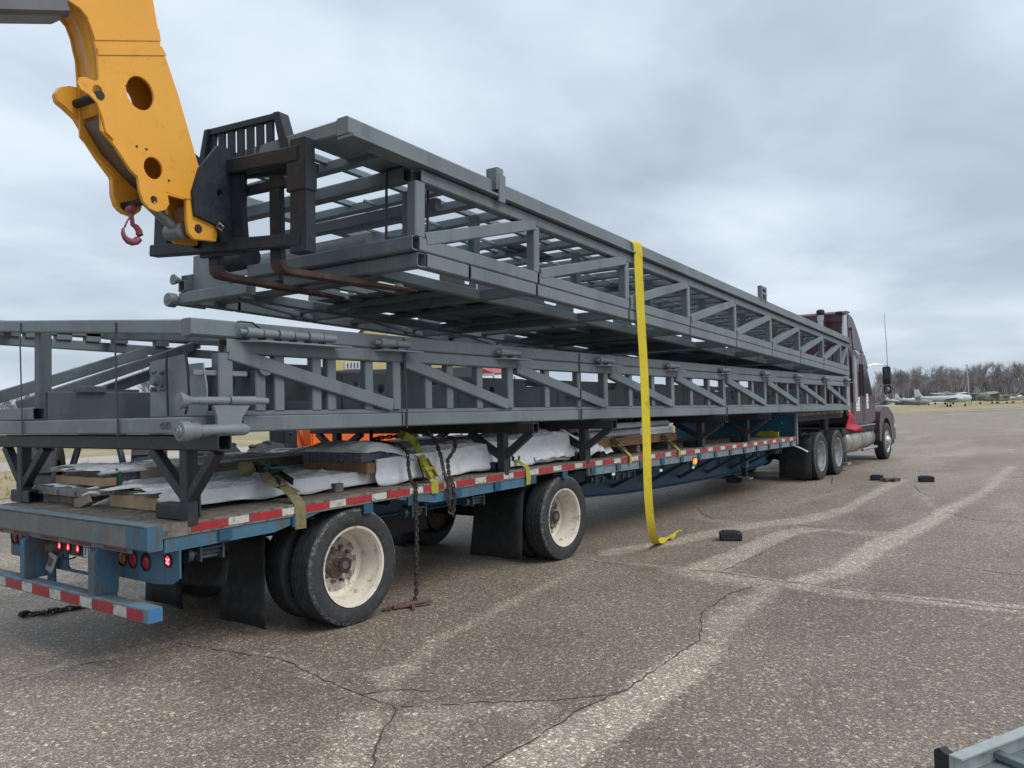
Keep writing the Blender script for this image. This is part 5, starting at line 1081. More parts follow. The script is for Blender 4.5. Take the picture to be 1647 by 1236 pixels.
bpl('weld_lip', [(-.63, 3.215), (-.38, 3.198), (-.40, 3.19), (-.60, 3.195)], .118, .02, ORANGE, bevel=.002)
bt = MB()
for x, z in ((-.80, 3.845), (-.665, 3.47), (-.735, 3.47), (-.5, 3.3)): bt.tube(BA+RD*.119+FD*x+UZ*z, BA+RD*.124+FD*x+UZ*z, .008, 8)
bt.build('bolt', BOLT, BM)
MB().tube(BA-RD*.16+FD*-.649+UZ*3.137, BA+RD*.146+FD*-.649+UZ*3.137, .024, 14).build('pivot_pin', BOLT, BM)
MB().tube(BA-RD*.14+FD*-.99+UZ*3.72, BA+RD*.140+FD*-.99+UZ*3.72, .028, 14).build('pivot_pin', BOLT, BM)
# inner boom box going back towards the machine
ib = MB(); p0 = BA+FD*-1.20+UZ*4.275; p1 = BA+FD*-4.2+UZ*3.10; ib.bar(p0, p1, .24, .24, up=(0, 0, 1)); ib.build('inner_boom', mat('grey_boom_steel', (.13, .13, .15), .45, .2, var=.15), BM, bevel=0)
MB().bar(BA+FD*-2.6+UZ*3.73, BA+FD*-5.2+UZ*2.71, .30, .30).build('outer_boom', ORANGE, BM)
# tilt link and bracket at the bottom
bpl('quick_hitch', [(-.36, 3.21), (-.10, 3.20), (-.085, 3.12), (-.115, 2.95), (-.30, 2.935), (-.345, 2.97), (-.36, 3.06)], .085, .03, ORANGE, [circ(-.265, 3.015, .030, 14), circ(-.18, 3.13, .022, 12)])
bpl('quick_hitch', [(-.36, 3.21), (-.10, 3.20), (-.085, 3.12), (-.115, 2.95), (-.30, 2.935), (-.345, 2.97), (-.36, 3.06)], -.115, .03, ORANGE)
MB().bar(BA+FD*-.33+UZ*3.075, BA+FD*-.11+UZ*3.075, .16, .20).build('hitch_body', mat('brown_orange_casting', (.24, .11, .03), .6, var=.2), BM, bevel=.01)
MB().tube(BA-RD*.12+FD*-.265+UZ*3.015, BA+RD*.118+FD*-.265+UZ*3.015, .028, 12).build('pivot_pin', BOLT, BM)
MB().tube(BA-RD*.05+FD*-.60+UZ*3.20, BA-RD*.03+FD*-.34+UZ*3.02, .034, 14).tube(BA-RD*.11+FD*-.335+UZ*3.0, BA+RD*.05+FD*-.335+UZ*3.0, .055, 16).build('tilt_cylinder', mat('grey_cylinder', (.20, .21, .225), .35, .4, var=.1), BM)
# hook under the lug
HK = thing('lifting_hook', 'faded pink lifting hook hanging under the boom head', 'hook', tuple(BA+FD*-.69+UZ*2.93)); hc = BA+FD*-.70+UZ*2.925
pts = [hc+UZ*.17+FD*.01, hc+UZ*.11+FD*.005]
for i in range(12): a = R(80-i*27.5); pts.append(hc+FD*(.060*math.cos(a))+UZ*(.060*math.sin(a)))
MB().path(pts, [.012, .013]+[.016, .019, .022, .024, .025, .025, .024, .022, .018, .014, .010, .006], 10).build('hook', HOOKM, HK, angle=70)
MB().lathe([(.0, -.03), (.022, -.03), (.026, 0), (.022, .03), (0, .03)], hc+UZ*.16, RD, 12).path([hc+UZ*.12+FD*.0, hc+UZ*.06-FD*.035, hc+UZ*.03-FD*.046], .006, 6).build('swivel', HOOKM, HK)
# fork carriage
CO = V((.177, .633, 0)); roll = .055
def CP(r, f_, z): return CO+RD*r+FD*f_+UZ*(z)
CR = thing('fork_carriage', 'black fork carriage with a slotted load guard, fixed to the orange boom head', 'fork carriage', tuple(CP(-.45, 0, 2.95)))
def cbar(name, a, b_, w, h, up=(0, 0, 1)): return MB().bar(CP(*a), CP(*b_), w, h, up=up).build(name, BLACKST, CR)
cbar('lower_bar', (-1.27, -.02, 3.005), (.34, -.02, 2.885), .09, .09); cbar('upper_bar', (-1.25, -.02, 3.545), (.33, -.02, 3.475), .10, .11)
cbar('hang_bar', (-1.2, .06, 3.355), (.30, .06, 3.335), .06, .06)
MB().prism([(-1.25, 2.96), (-1.08, 2.96), (-1.085, 3.56), (-1.20, 3.56)], CP(0, -.05, 0), RD, UZ, FD, .08).build('side_upright', BLACKST, CR, bevel=.004)
MB().prism([(.24, 2.80), (.39, 2.80), (.40, 3.58), (.26, 3.58)], CP(0, -.06, 0), RD, UZ, FD, .10).build('side_upright', BLACKST, CR, bevel=.004)
MB().prism([(.225, 3.22), (.405, 3.22), (.41, 3.42), (.235, 3.42)], CP(0, -.072, 0), RD, UZ, FD, .12).build('collar', BLACKST, CR, bevel=.006)
cbar('mid_bar', (-.45, .12, 3.50), (.33, .12, 3.42), .05, .06)
QP = [(-.34, 3.10), (-.36, 3.26), (-.30, 3.44), (-.14, 3.64), (-.09, 3.66), (.03, 3.60), (.03, 2.95), (-.10, 2.95), (-.16, 3.06)]
for r_ in (-.40, -.72): MB().prism(QP, CP(r_, 0, 0), FD, UZ, RD, .03, [circ(-.13, 3.30, .025, 12)]).build('hitch_plate', BLACKST, CR, bevel=.003)
cbar('hitch_web', (-.73, .0, 3.2), (-.26, .0, 3.18), .03, .62)
MB().prism([(-.37, 2.93), (-.24, 2.93), (-.29, 3.55), (-.37, 3.55)], CP(0, -.03, 0), RD, UZ, FD, .05).build('hitch_web', BLACKST, CR, bevel=.003)
MB().path([CP(-.38, -.16, 3.05), CP(-.33, -.17, 3.07), CP(-.30, -.16, 3.04), CP(-.33, -.15, 3.02)], .006, 6, closed=True).build('safety_pin', ALU, CR)
# load guard
cbar('guard_top', (-.75, .10, 3.870), (-.02, .10, 3.845), .05, .05)
for i in range(7):
    r_ = -.715+i*.103; MB().prism([(r_-.034, 3.56), (r_+.034, 3.56), (r_+.034, 3.85), (r_-.034, 3.85)], CP(0, .09, 0), RD, UZ, FD, .02).build('guard_slat', BLACKST, CR)
cbar('guard_bottom', (-.82, .10, 3.57), (.10, .10, 3.55), .05, .08)
MB().prism([(-.03, 3.87), (.03, 3.865), (.15, 3.50), (.06, 3.50)], CP(0, .06, 0), RD, UZ, FD, .10).build('guard_cheek', BLACKST, CR, bevel=.004); MB().prism([(-.77, 3.89), (-.72, 3.89), (-.80, 3.52), (-.88, 3.52)], CP(0, .06, 0), RD, UZ, FD, .10).build('guard_cheek', BLACKST, CR, bevel=.004)
# forks: upright shank, heel and blade
fb = R(1.5); BD = V((.075, .9968, -.020)).normalized()
FKL = (('right brown fork blade under the end beams of the raised section', 0.0, V((.110, .993, -.034))), ('left brown fork blade under the end beams of the raised section', -.655, V((-.02, .999, -.045))))
for lab, r_, bd_ in FKL:
    FK = thing('fork', lab, 'fork', tuple(CP(r_, .08, 2.76)), 'forks of the carriage')
    z0 = 2.728 if r_ == 0 else 2.762; o = CP(r_, .06, 0); mb = MB()
    # shank profile swept from top to tip as one bent bar
    pts = [o+UZ*3.40, o+UZ*3.0, o+UZ*(z0+.07), o+UZ*(z0+.028)+bd_*.006, o+UZ*(z0+.006)+bd_*.030, o+UZ*z0+bd_*.07, o+UZ*z0+bd_*.7, o+UZ*z0+bd_*1.25]
    th = [.045, .048, .052, .055, .055, .046, .040, .018]; wd = [.11]*7+[.09]; vs = []; fs = []
    for k, p in enumerate(pts):
        d_ = (pts[min(k+1, 7)]-pts[max(k-1, 0)]).normalized(); nrm = RD.cross(d_).normalized()
        vs += [p-RD*wd[k]/2-nrm*th[k]/2, p+RD*wd[k]/2-nrm*th[k]/2, p+RD*wd[k]/2+nrm*th[k]/2, p-RD*wd[k]/2+nrm*th[k]/2]
        if k: fs += [((k-1)*4+j, (k-1)*4+(j+1) % 4, k*4+(j+1) % 4, k*4+j) for j in range(4)]
    fs += [(3, 2, 1, 0), (28, 29, 30, 31)]
    MB().add(vs[:12]+vs[8:12], [f_ for f_ in fs if max(f_) < 12]).build('shank', BLACKST, FK, bevel=.004)
    MB().add(vs[8:], [tuple(i-8 for i in f_) for f_ in fs if min(f_) >= 8]).build('blade', FORKM, FK, bevel=.004)
# ------------------------------------------------------------------ maroon road tractor
TK = thing('truck_tractor', 'maroon sleeper-cab truck at the trailer front with tall mirrors and silver fuel tank', 'truck', (-1.3, 18, 0))
def tp(name, poly, x0, x1, m_, bevel=.03, parent=None): return MB().prism(poly, (x0, 0, 0), (0, 1, 0), (0, 0, 1), (1, 0, 0), x1-x0).build(name, m_, parent or TK, bevel=bevel)
XR = -.10; XL = -2.50
cab = [(17.42, 1.05), (17.42, 3.60), (17.50, 3.74), (17.72, 3.77), (17.95, 3.70), (18.30, 3.46), (18.66, 3.14), (18.95, 2.82), (19.12, 2.62), (19.45, 2.20), (19.86, 1.64), (19.95, 1.52), (19.95, 1.05), (18.9, .98)]
tp('sleeper_cab', cab, XL, XR, MAROON, .07)
MB().prism([(-2.38, 1.4), (-.22, 1.4), (-.22, 3.55), (-.30, 3.66), (-2.3, 3.66), (-2.38, 3.55)], (0, 17.405, 0), (1, 0, 0), (0, 0, 1), (0, 1, 0), .025).build('sleeper_back', MAROON_R, TK, bevel=.008)
tp('roof_spoiler', [(17.34, 3.55), (17.36, 3.76), (17.50, 3.82), (17.80, 3.81), (17.80, 3.78), (17.5, 3.76), (17.42, 3.6)], XL+.02, XR-.02, MAROON_R, .01)
tp('side_extender', [(17.05, 1.55), (17.05, 3.35), (17.20, 3.68), (17.44, 3.73), (17.44, 1.30), (17.2, 1.25)], XR-.05, XR-.01, mat('pale_chrome_strip', (.45, .46, .48), .3, .5, var=.1), .01)
tp('sun_visor', [(19.02, 2.64), (19.10, 2.80), (19.42, 2.52), (19.36, 2.44)], XL+.1, XR-.02, GLASS, .01)
tp('door', [(18.72, 1.12), (18.72, 2.46), (19.18, 2.46), (19.80, 1.66), (19.84, 1.12)], XR-.02, XR+.006, MAROON, .008)
tp('door_window', [(18.80, 1.72), (18.80, 2.40), (19.14, 2.40), (19.62, 1.76)], XR+.001, XR+.010, GLASS, .004)
tp('windshield', [(19.20, 2.52), (19.88, 1.66), (19.91, 1.68), (19.23, 2.54)], XL+.12, XR-.10, GLASS, .004)
tp('sleeper_window', [(17.95, 2.35), (17.95, 2.72), (18.30, 2.72), (18.40, 2.35)], XR+.001, XR+.008, mat('smoked_glass', (.10, .10, .115), .2), .02)
tp('baggage_door', [(17.60, 1.25), (17.60, 1.85), (18.15, 1.85), (18.15, 1.25)], XR+.0, XR+.008, MAROON, .006)
for y in (17.95, 18.35, 18.62): tp('grab_rail', [(y, 1.75), (y, 2.55), (y+.03, 2.55), (y+.03, 1.75)], XR+.005, XR+.035, mat('dark_seam', (.03, .02, .025), .5), .006)
tp('body_seam', [(17.55, 2.93), (17.55, 2.95), (18.88, 2.85), (18.88, 2.83)], XR+.0, XR+.004, mat('dark_seam', (.03,)*3), 0)
tp('body_seam', [(18.60, 1.10), (18.60, 2.9), (18.615, 2.9), (18.615, 1.10)], XR+.0, XR+.004, mat('dark_seam', (.03,)*3), 0)
for (ya, yb, za, zb_) in ((17.9, 18.25, 1.38, 1.72), (18.95, 19.15, 1.42, 1.80)):
    s_ = tp('door_sign', [(ya, za), (ya, zb_), (yb, zb_), (yb, za)], XR+.008, XR+.012, PRINTW, 0); mk = MB()
    for k in range(4): mk.bx(XR+.0125, XR+.0135, ya+.05, yb-.05-(k % 2)*.06, zb_-.07-k*.08, zb_-.05-k*.08)
    mk.build('sign_lines', mat('grey_sign_text', (.25, .25, .27), .6), s_, smooth=False)
tp('cab_light', [(17.62, 3.36), (17.62, 3.42), (17.78, 3.42), (17.78, 3.36)], XR, XR+.05, LENS_R, .008)
MB().path([(XR+.02, 17.62, 3.36), (XR+.05, 17.64, 2.9), (XR+.06, 17.80, 2.72), (XR+.03, 17.98, 2.70)], .014, 6).build('grab_loop', mat('dark_seam', (.03,)*3), TK)
MB().lathe([(0, -.05), (.10, -.05), (.12, .0), (.12, .10), (.0, .12)], (XR+.06, 17.62, 2.75), (0, 1, 0), 16).build('air_cleaner', CHROME, TK)
MB().tube((XR+.06, 17.60, 1.6), (XR+.06, 17.60, 2.72), .065, 14).build('intake_pipe', ALU, TK)
# hood, fenders, bumper
tp('hood', [(19.86, 1.0), (19.86, 1.58), (20.6, 1.56), (21.5, 1.46), (21.95, 1.28), (22.12, .95), (22.12, .60), (21.6, .6)], -2.15, -.45, MAROON, .10)
fe = [(20.20, .62)]+[(20.95+.62*math.cos(a), .56+.62*math.sin(a)) for a in [R(170-i*17) for i in range(11)]]
fe_o = [(20.10, .55), (20.12, 1.0), (20.30, 1.32), (20.7, 1.46), (21.3, 1.42), (21.85, 1.22), (22.10, .92), (22.10, .50), (21.75, .50)]
fe_i = [(20.95+.62*math.cos(R(a)), .52+.62*math.sin(R(a))) for a in (0, 22, 45, 68, 90, 112, 135, 158, 180)]
for x0, x1 in ((-.55, -.05), (-2.55, -2.05)): tp('fender', fe_o+fe_i, x0, x1, MAROON, .02)
tp('bumper', [(22.05, .34), (22.05, .66), (22.25, .64), (22.28, .38)], -2.50, -.10, ALU, .03)
tp('headlamp', [(21.90, .80), (21.90, 1.0), (22.10, .98), (22.13, .82)], -.30, -.045, mat('clear_lens', (.5, .52, .54), .15), .02)
tp('air_horn', [(19.95, 1.56), (19.95, 1.68), (20.12, 1.68), (20.12, 1.56)], -.55, -.38, BLACKST, .02)
# mirrors on their arms, antenna
MB().path([(XR, 19.25, 2.52), (XR+.12, 19.4, 2.56), (.24, 19.75, 2.54)], .016, 6).path([(XR, 19.85, 1.52), (.05, 19.9, 1.55), (.24, 19.75, 1.72), (.25, 19.75, 1.84)], .016, 6).path([(.25, 19.75, 1.8), (.25, 19.75, 2.54)], .012, 6).build('mirror_arm', CHROME, TK)
mm = mat('mirror_back', (.03, .03, .034), .35, var=.1); gl = mat('mirror_glass', (.35, .37, .39), .08, .9, var=.02)
o_ = MB().bx(.15, .345, 19.72, 19.80, 2.03, 2.50).build('mirror', mm, TK, bevel=.02); MB().bx(.17, .325, 19.715, 19.719, 2.17, 2.47).build('mirror_glass', gl, o_, bevel=.001)
o_ = MB().bx(.16, .345, 19.72, 19.80, 1.79, 2.015).build('mirror', mm, TK, bevel=.03); MB().lathe([(.075, 0), (.05, -.008), (0, -.012)], (.25, 19.718, 1.90), (0, 1, 0), 14).build('mirror_glass', gl, o_)
MB().path([(.27, 19.8, 2.50), (.26, 19.8, 3.2), (.24, 19.8, 3.9)], [.010, .009, .006], 5).build('antenna', mat('pale_whip', (.30, .31, .33), .5), TK)
# exhaust stack behind the sleeper
MB().lathe([(.0, 0), (.075, 0), (.075, 2.28), (.085, 2.28), (.085, 2.42), (.0, 2.46)], (-.62, 17.05, 1.3), (0, 0, 1), 18).build('exhaust_stack', CHROME, TK)
MB().lathe([(.08, 0), (.095, .03), (.095, .12), (.07, .15), (0, .16)], (-.62, 17.05, 3.70), (0, 0, 1), 14).build('stack_cap', BLACKST, TK)
MB().bx(-.35, -.20, 17.3, 17.40, 3.73, 3.80).build('roof_knob', BLACKST, TK, bevel=.02)
# tank, steps, frame, fifth wheel, red cover
ft = MB(); ft.lathe([(0, 0), (.25, .0), (.30, .03), (.32, .07), (.32, 1.40), (.30, 1.44), (.25, 1.47), (0, 1.47)], (-.42, 17.15, .66), (0, 1, 0), 30); ft.build('fuel_tank', mat('dull_tank_aluminium', (.36, .35, .31), .38, .55, var=.12, scale=5), TK)
ft = MB(); ft.lathe([(0, 0), (.24, .0), (.28, .03), (.29, 1.06), (.25, 1.1), (0, 1.1)], (-.42, 18.75, .66), (0, 1, 0), 24); ft.build('muffler_tank', mat('dull_tank_aluminium', (0,)*3), TK)
for y in (17.5, 18.45, 18.95, 19.7): MB().lathe([(.325, 0), (.330, .0), (.330, .05), (.325, .05)], (-.42, y, .66), (0, 1, 0), 24).build('tank_strap', ALU, TK)
MB().bx(-.52, -.09, 18.1, 19.85, .985, 1.02).build('step_board', ALU, TK, bevel=.006); MB().tube((-.13, 18.5, .40), (-.13, 20.0, .40), .04, 10).build('step_rail', ALU, TK)
MB().bx(-.30, -.06, 16.78, 17.12, .14, .19).build('step_plate', ALU, TK, bevel=.006); MB().bx(-.55, -.15, 16.9, 17.1, .2, .45).build('battery_step', BLACKST, TK, bevel=.01)
for xb in (-.90, -1.70): MB().bx(xb-.04, xb+.04, 13.9, 21.9, .62, .90).build('frame_rail', UNDER, TK)
MB().bx(-1.75, -.85, 14.6, 15.8, .95, 1.07).build('fifth_wheel', BLACKST, TK, bevel=.02)
MB().bx(-2.45, -.12, 16.65, 19.9, .86, 1.0).build('cab_floor', UNDER, TK, bevel=.01)
f = lambda u, v: (-.075+.035*math.sin(u*7+v*5), lerp(17.02, 18.45, u)-.05*v, lerp(lerp(1.44, .90, u**.8), lerp(.96, .86, u), v)+.012*math.sin(u*11))
MB().sheet(f, 14, 10).build('red_cover', REDCLOTH, TK).modifiers.new('s', 'SOLIDIFY').thickness = .02
MB().bx(-.62, -.08, 15.0, 16.6, 1.06, 1.075).build('quarter_fender', UNDER, TK) if False else None
DRV = mat('dull_alu_rim', (.40, .41, .42), .35, .6, var=.15, scale=8)
for y in (14.62, 15.94):
    a = wheel_set(TK, 1.0, y, -0.03, DRV)
    c = copy_tree(a, TK); c.location.x -= .33
    for ch in list(c.children):
        if ch.name.startswith(('hub', 'wheel_nuts')): bpy.data.objects.remove(ch)
    for xo in (-2.57+.125, -2.57+.455):
        c = copy_tree(a, TK); c.location.x = xo-TK.location.x; c.rotation_euler.z = math.pi
    MB().tube((-2.4, y, .5), (-.15, y, .5), .09, 12).build('axle', UNDER, TK); MB().lathe([(0, -.2), (.2, -.15), (.24, 0), (.2, .15), (0, .2)], (-1.3, y, .5), (0, 1, 0), 14).build('differential', UNDER, TK)
a = tyre_mb(1.0, .27); z = .5
for x0, s in ((-.03-.135, 1), (-2.57+.135, -1)):
    fw_ = MB().lathe([(.31, .12), (.318, .126), (.30, .11), (.28, .09), (.262, .10), (.22, .125), (.16, .13), (.14, .16), (.10, .20), (.06, .215), (0, .22)], (x0, 20.95, z), (s, 0, 0), 30); fw_ = fw_.build('wheel', ALU, TK, loc=(x0, 20.95, z))
    t_ = tyre_mb(1.0, .27); t_.v = [p+V((x0, 20.95, z)) for p in t_.v]; t_.build('tyre', RUBBER, fw_)
    hb = MB()
    for i in range(10): a_ = i*math.pi/5; hb.tube((x0+s*.10, 20.95+.19*math.cos(a_), z+.19*math.sin(a_)), (x0+s*.145, 20.95+.19*math.cos(a_), z+.19*math.sin(a_)), .016, 6)
    hb.build('wheel_nuts', HUBM, fw_)['kind'] = 'stuff'
def kflap(x0, x1, y, z0, z1):
    s = MB().sheet(lambda u, v: (lerp(x0, x1, u), y-.05*(1-v), lerp(z0, z1, v)), 4, 5).build('mudflap', FLAP, TK).modifiers.new('s', 'SOLIDIFY'); s.thickness = .012
kflap(-.72, -.06, 13.98, .07, .92); kflap(-2.5, -1.85, 13.98, .07, .92)
MB().tube((-.06, 14.0, .94), (-.95, 14.0, .94), .025, 8).build('flap_bracket', BLACKST, TK)
MB().path([(-.75, 13.75, .92), (-.25, 13.9, .70), (-.12, 13.95, .62)], .02, 6).build('flap_stay', ALU, TK)
for y, x_ in ((13.3, -.3), (13.6, -.55)): MB().path([(x_, y-.3, 1.25), (x_+.05, y, .95), (x_, y+.4, 1.1), (x_-.2, y+1.2, 1.3)], .022, 6).build('air_hose', FLAP, TK)
MB().tube((-.5, 16.55, .95), (-.5, 16.55, 1.35), .10, 12).build('filter_can', UNDER, TK)
# ------------------------------------------------------------------ machines beyond the trailer
ORG = mat('bright_orange_paint', (.80, .145, .03), .45, var=.08, scale=2)
OM = thing('orange_telehandler', 'bright orange machine with black wheels parked beyond the trailer, seen under the load', 'telehandler', (-9.2, 8.6, 0))
def ob(name, c, s, m_, rz=0.0, bevel=.03):
    M = Matrix.Rotation(rz, 3, 'Z'); return MB().box(c, s, M).build(name, m_, OM, bevel=bevel)
ob('body', (-8.9, 9.35, 1.10), (1.2, 1.9, .62), ORG, .05); ob('side_tank', (-8.15, 8.95, 1.13), (.25, 2.7, .62), ORG, .05); ob('engine_cover', (-8.8, 9.9, 1.28), (1.0, .9, .42), ORG, .05)
ob('chassis', (-9.0, 8.6, .75), (1.1, 4.2, .28), BLACKST, .05); ob('hydraulic_block', (-8.4, 7.25, 1.05), (.45, .35, .65), BLACKST, .05, .02)
for k in range(3): MB().bar((-8.25, 7.42+k*.14, .8), (-8.35, 7.30+k*.14, 1.45), .05, .05).build('orange_stripe', ORG, OM)
MB().path([(-8.3, 7.2, .8), (-8.2, 7.25, 1.3), (-8.4, 7.5, 1.5), (-8.6, 8.2, 1.5)], .05, 8).build('hydraulic_hose', BLACKST, OM)
wb = None
for x_, y_ in ((-8.2, 6.75), (-9.9, 6.75), (-8.2, 10.4), (-9.9, 10.4)):
    if wb is None:
        w_ = MB().lathe([(0, .18), (.16, .18), (.25, .12), (.27, .19), (.24, .20)], (x_, y_, .58), (1, 0, 0), 24); wb = w_.build('wheel', ORG, OM, loc=(x_, y_, .58))
        t_ = MB().lathe([(.26, -.20), (.34, -.22), (.50, -.21), (.57, -.15), (.58, -.05), (.58, .05), (.57, .15), (.50, .21), (.34, .22), (.26, .20)], (x_, y_, .58), (1, 0, 0), 30)
        for i in range(18):
            a = i*2*math.pi/18; t_.box(V((x_+(.09 if i % 2 else -.09), y_+.58*math.cos(a), .58+.58*math.sin(a))), (.20, .05, .06), Matrix.Rotation(a, 3, 'X'))
        t_.build('tyre', RUBBER, wb)
    else: c = copy_tree(wb, OM); c.location = V((x_, y_, .58))-OM.location
# dark tractor seen from behind: two fat tyres and a low hood
UT = thing('utility_tractor', 'dark low tractor with two fat black rear tyres, beyond the trailer tail', 'tractor', (-8.7, 3.6, 0))
dirv = V((-.85, .53, 0)).normalized(); sdv = V((dirv.y, -dirv.x, 0)); c0 = V((-8.35, 3.55, 0))
for s in (-.78, .78):
    c = c0+sdv*s+V((0, 0, .70)); t_ = MB().lathe([(.36, -.22), (.45, -.25), (.62, -.25), (.69, -.17), (.70, 0), (.69, .17), (.62, .25), (.45, .25), (.36, .22)], c, sdv, 30)
    for i in range(20):
        a = i*2*math.pi/20; rad = dirv*math.cos(a)+V((0, 0, 1))*math.sin(a); tt_ = rad.cross(sdv); q_ = Matrix((sdv, tt_, rad)).transposed()
        t_.box(c+rad*.70+sdv*(.11 if i % 2 else -.11), (.24, .05, .06), q_)
    t_ = t_.build('tyre', RUBBER, UT); MB().lathe([(0, -.05), (.2, -.06), (.36, -.16), (.38, -.18)], c, sdv*(1 if s > 0 else -1)*-1, 20).build('rim', mat('dark_rim', (.05, .05, .055), .5), t_)
MB().tube(c0+sdv*-.7+V((0, 0, .7)), c0+sdv*.7+V((0, 0, .7)), .12, 12).build('axle', UNDER, UT)
MB().bar(c0+dirv*.1+V((0, 0, 1.52)), c0+dirv*2.2+V((0, 0, 1.50)), .55, .34).build('hood', BLACKST, UT, bevel=0); MB().box(c0+V((0, 0, 1.62)), (.5, .5, .10)).build('seat', BLACKST, UT, bevel=.03)
for s in (-.42, .42): MB().bar(c0+sdv*s+V((0, 0, .72)), c0+sdv*s*.6+dirv*.3+V((0, 0, 1.45)), .08, .08).build('strut', BLACKST, UT)
for s in (-.5, .5):
    c = c0+dirv*2.0+sdv*s+V((0, 0, .36)); MB().lathe([(.18, -.10), (.34, -.10), (.36, 0), (.34, .10), (.18, .10)], c, sdv, 20).build('front_tyre', RUBBER, UT)
# yellow and white box trailer far behind the load
YO = V((-12.9, 15.3, 0)); YT = thing('box_trailer', 'tall yellow and white show trailer far behind, seen between the two steel sections', 'trailer', YO)
YB = mat('pale_yellow_panel', (.60, .53, .23), .5, var=.06); ROT = Matrix.Rotation(R(36), 3, 'Z')
def yb(name, c, s, m_, bevel=0): return MB().box(YO+ROT @ V(c), s, ROT).build(name, m_, YT, bevel=bevel)
MB().prism([(-2.3, 1.0), (-2.3, 3.0), (-1.35, 3.72), (-.95, 4.22), (2.3, 4.22), (2.3, 1.0)], YO+ROT @ V((0, -1.2, 0)), ROT @ V((1, 0, 0)), UZ, ROT @ V((0, 1, 0)), 2.4).build('body', YB, YT, bevel=.03); yb('lower_panel', (0, -1.212, 1.95), (4.55, .02, 1.98), mat('charcoal_panel', (.07, .075, .085), .5)); yb('sign_board', (-1.28, -1.22, 3.08), (.58, .02, .22), PRINTW)
for k in range(4): yb('sign_bar', (-1.48+k*.10, -1.235, 3.08), (.03, .01, .16), PRINT)

MB().prism([(-2.29, 2.35), (-2.29, 2.52), (-2.0, 2.52)], YO+ROT @ V((0, -1.215, 0)), ROT @ V((1, 0, 0)), UZ, ROT @ V((0, -1, 0)), .02).build('white_corner', PRINTW, YT)
MB().prism([(-.62, 3.5), (.30, 3.5), (-.12, 4.15)], YO+ROT @ V((0, -1.215, 0)), ROT @ V((1, 0, 0)), UZ, ROT @ V((0, -1, 0)), .02).build('white_triangle', PRINTW, YT)
MB().bar(YO+ROT @ V((-1.36, -1.23, 3.70)), YO+ROT @ V((-.95, -1.23, 4.22)), .10, .04, up=ROT @ V((0, -1, 0))).build('purple_stripe', mat('dark_purple', (.10, .05, .09), .5), YT)
for a in (-.22, -.04, .85): yb('dark_mark', (a, -1.24, 3.78+.05*math.sin(a*9)), (.07, .01, .09), PRINT)
for a in (-2.2, 2.2):
    MB().lathe([(0, -.12), (.30, -.13), (.45, -.10), (.47, 0), (.45, .10), (0, .12)], (YO+V((0, 0, .47)))+ROT @ V((a, -1.0, 0)), ROT @ V((0, 1, 0)), 20).build('wheel', RUBBER, YT)
yb('awning', (.3, -1.5, 3.05), (.8, .6, .06), mat('orange_awning', (.5, .13, .04), .6)); yb('red_panel', (-.1, -1.24, 2.35), (.8, .02, .25), mat('faded_red_panel', (.42, .09, .09), .5))
# white and red light aircraft behind the load
RP = thing('red_canopy', 'low red and white canopy beyond the trailer, glimpsed through the lattice', 'canopy', (-10.3, 15.7, 0))
MB().prism([(-.7, 2.72), (.7, 2.72), (0, 2.98)], (-10.3, 15.7, 0), (1, 0, 0), UZ, (0, 1, 0), 1.2).build('canopy_roof', mat('faded_red_panel', (0,)*3), RP); MB().bx(-11.0, -9.6, 15.7, 15.72, 2.64, 2.715).build('valance', PRINTW, RP)
for x_, y_ in ((-10.95, 15.75), (-9.65, 15.75), (-10.95, 16.8), (-9.65, 16.8)): MB().tube((x_, y_, 0), (x_, y_, 2.64), .03, 6).build('leg', ALU, RP)

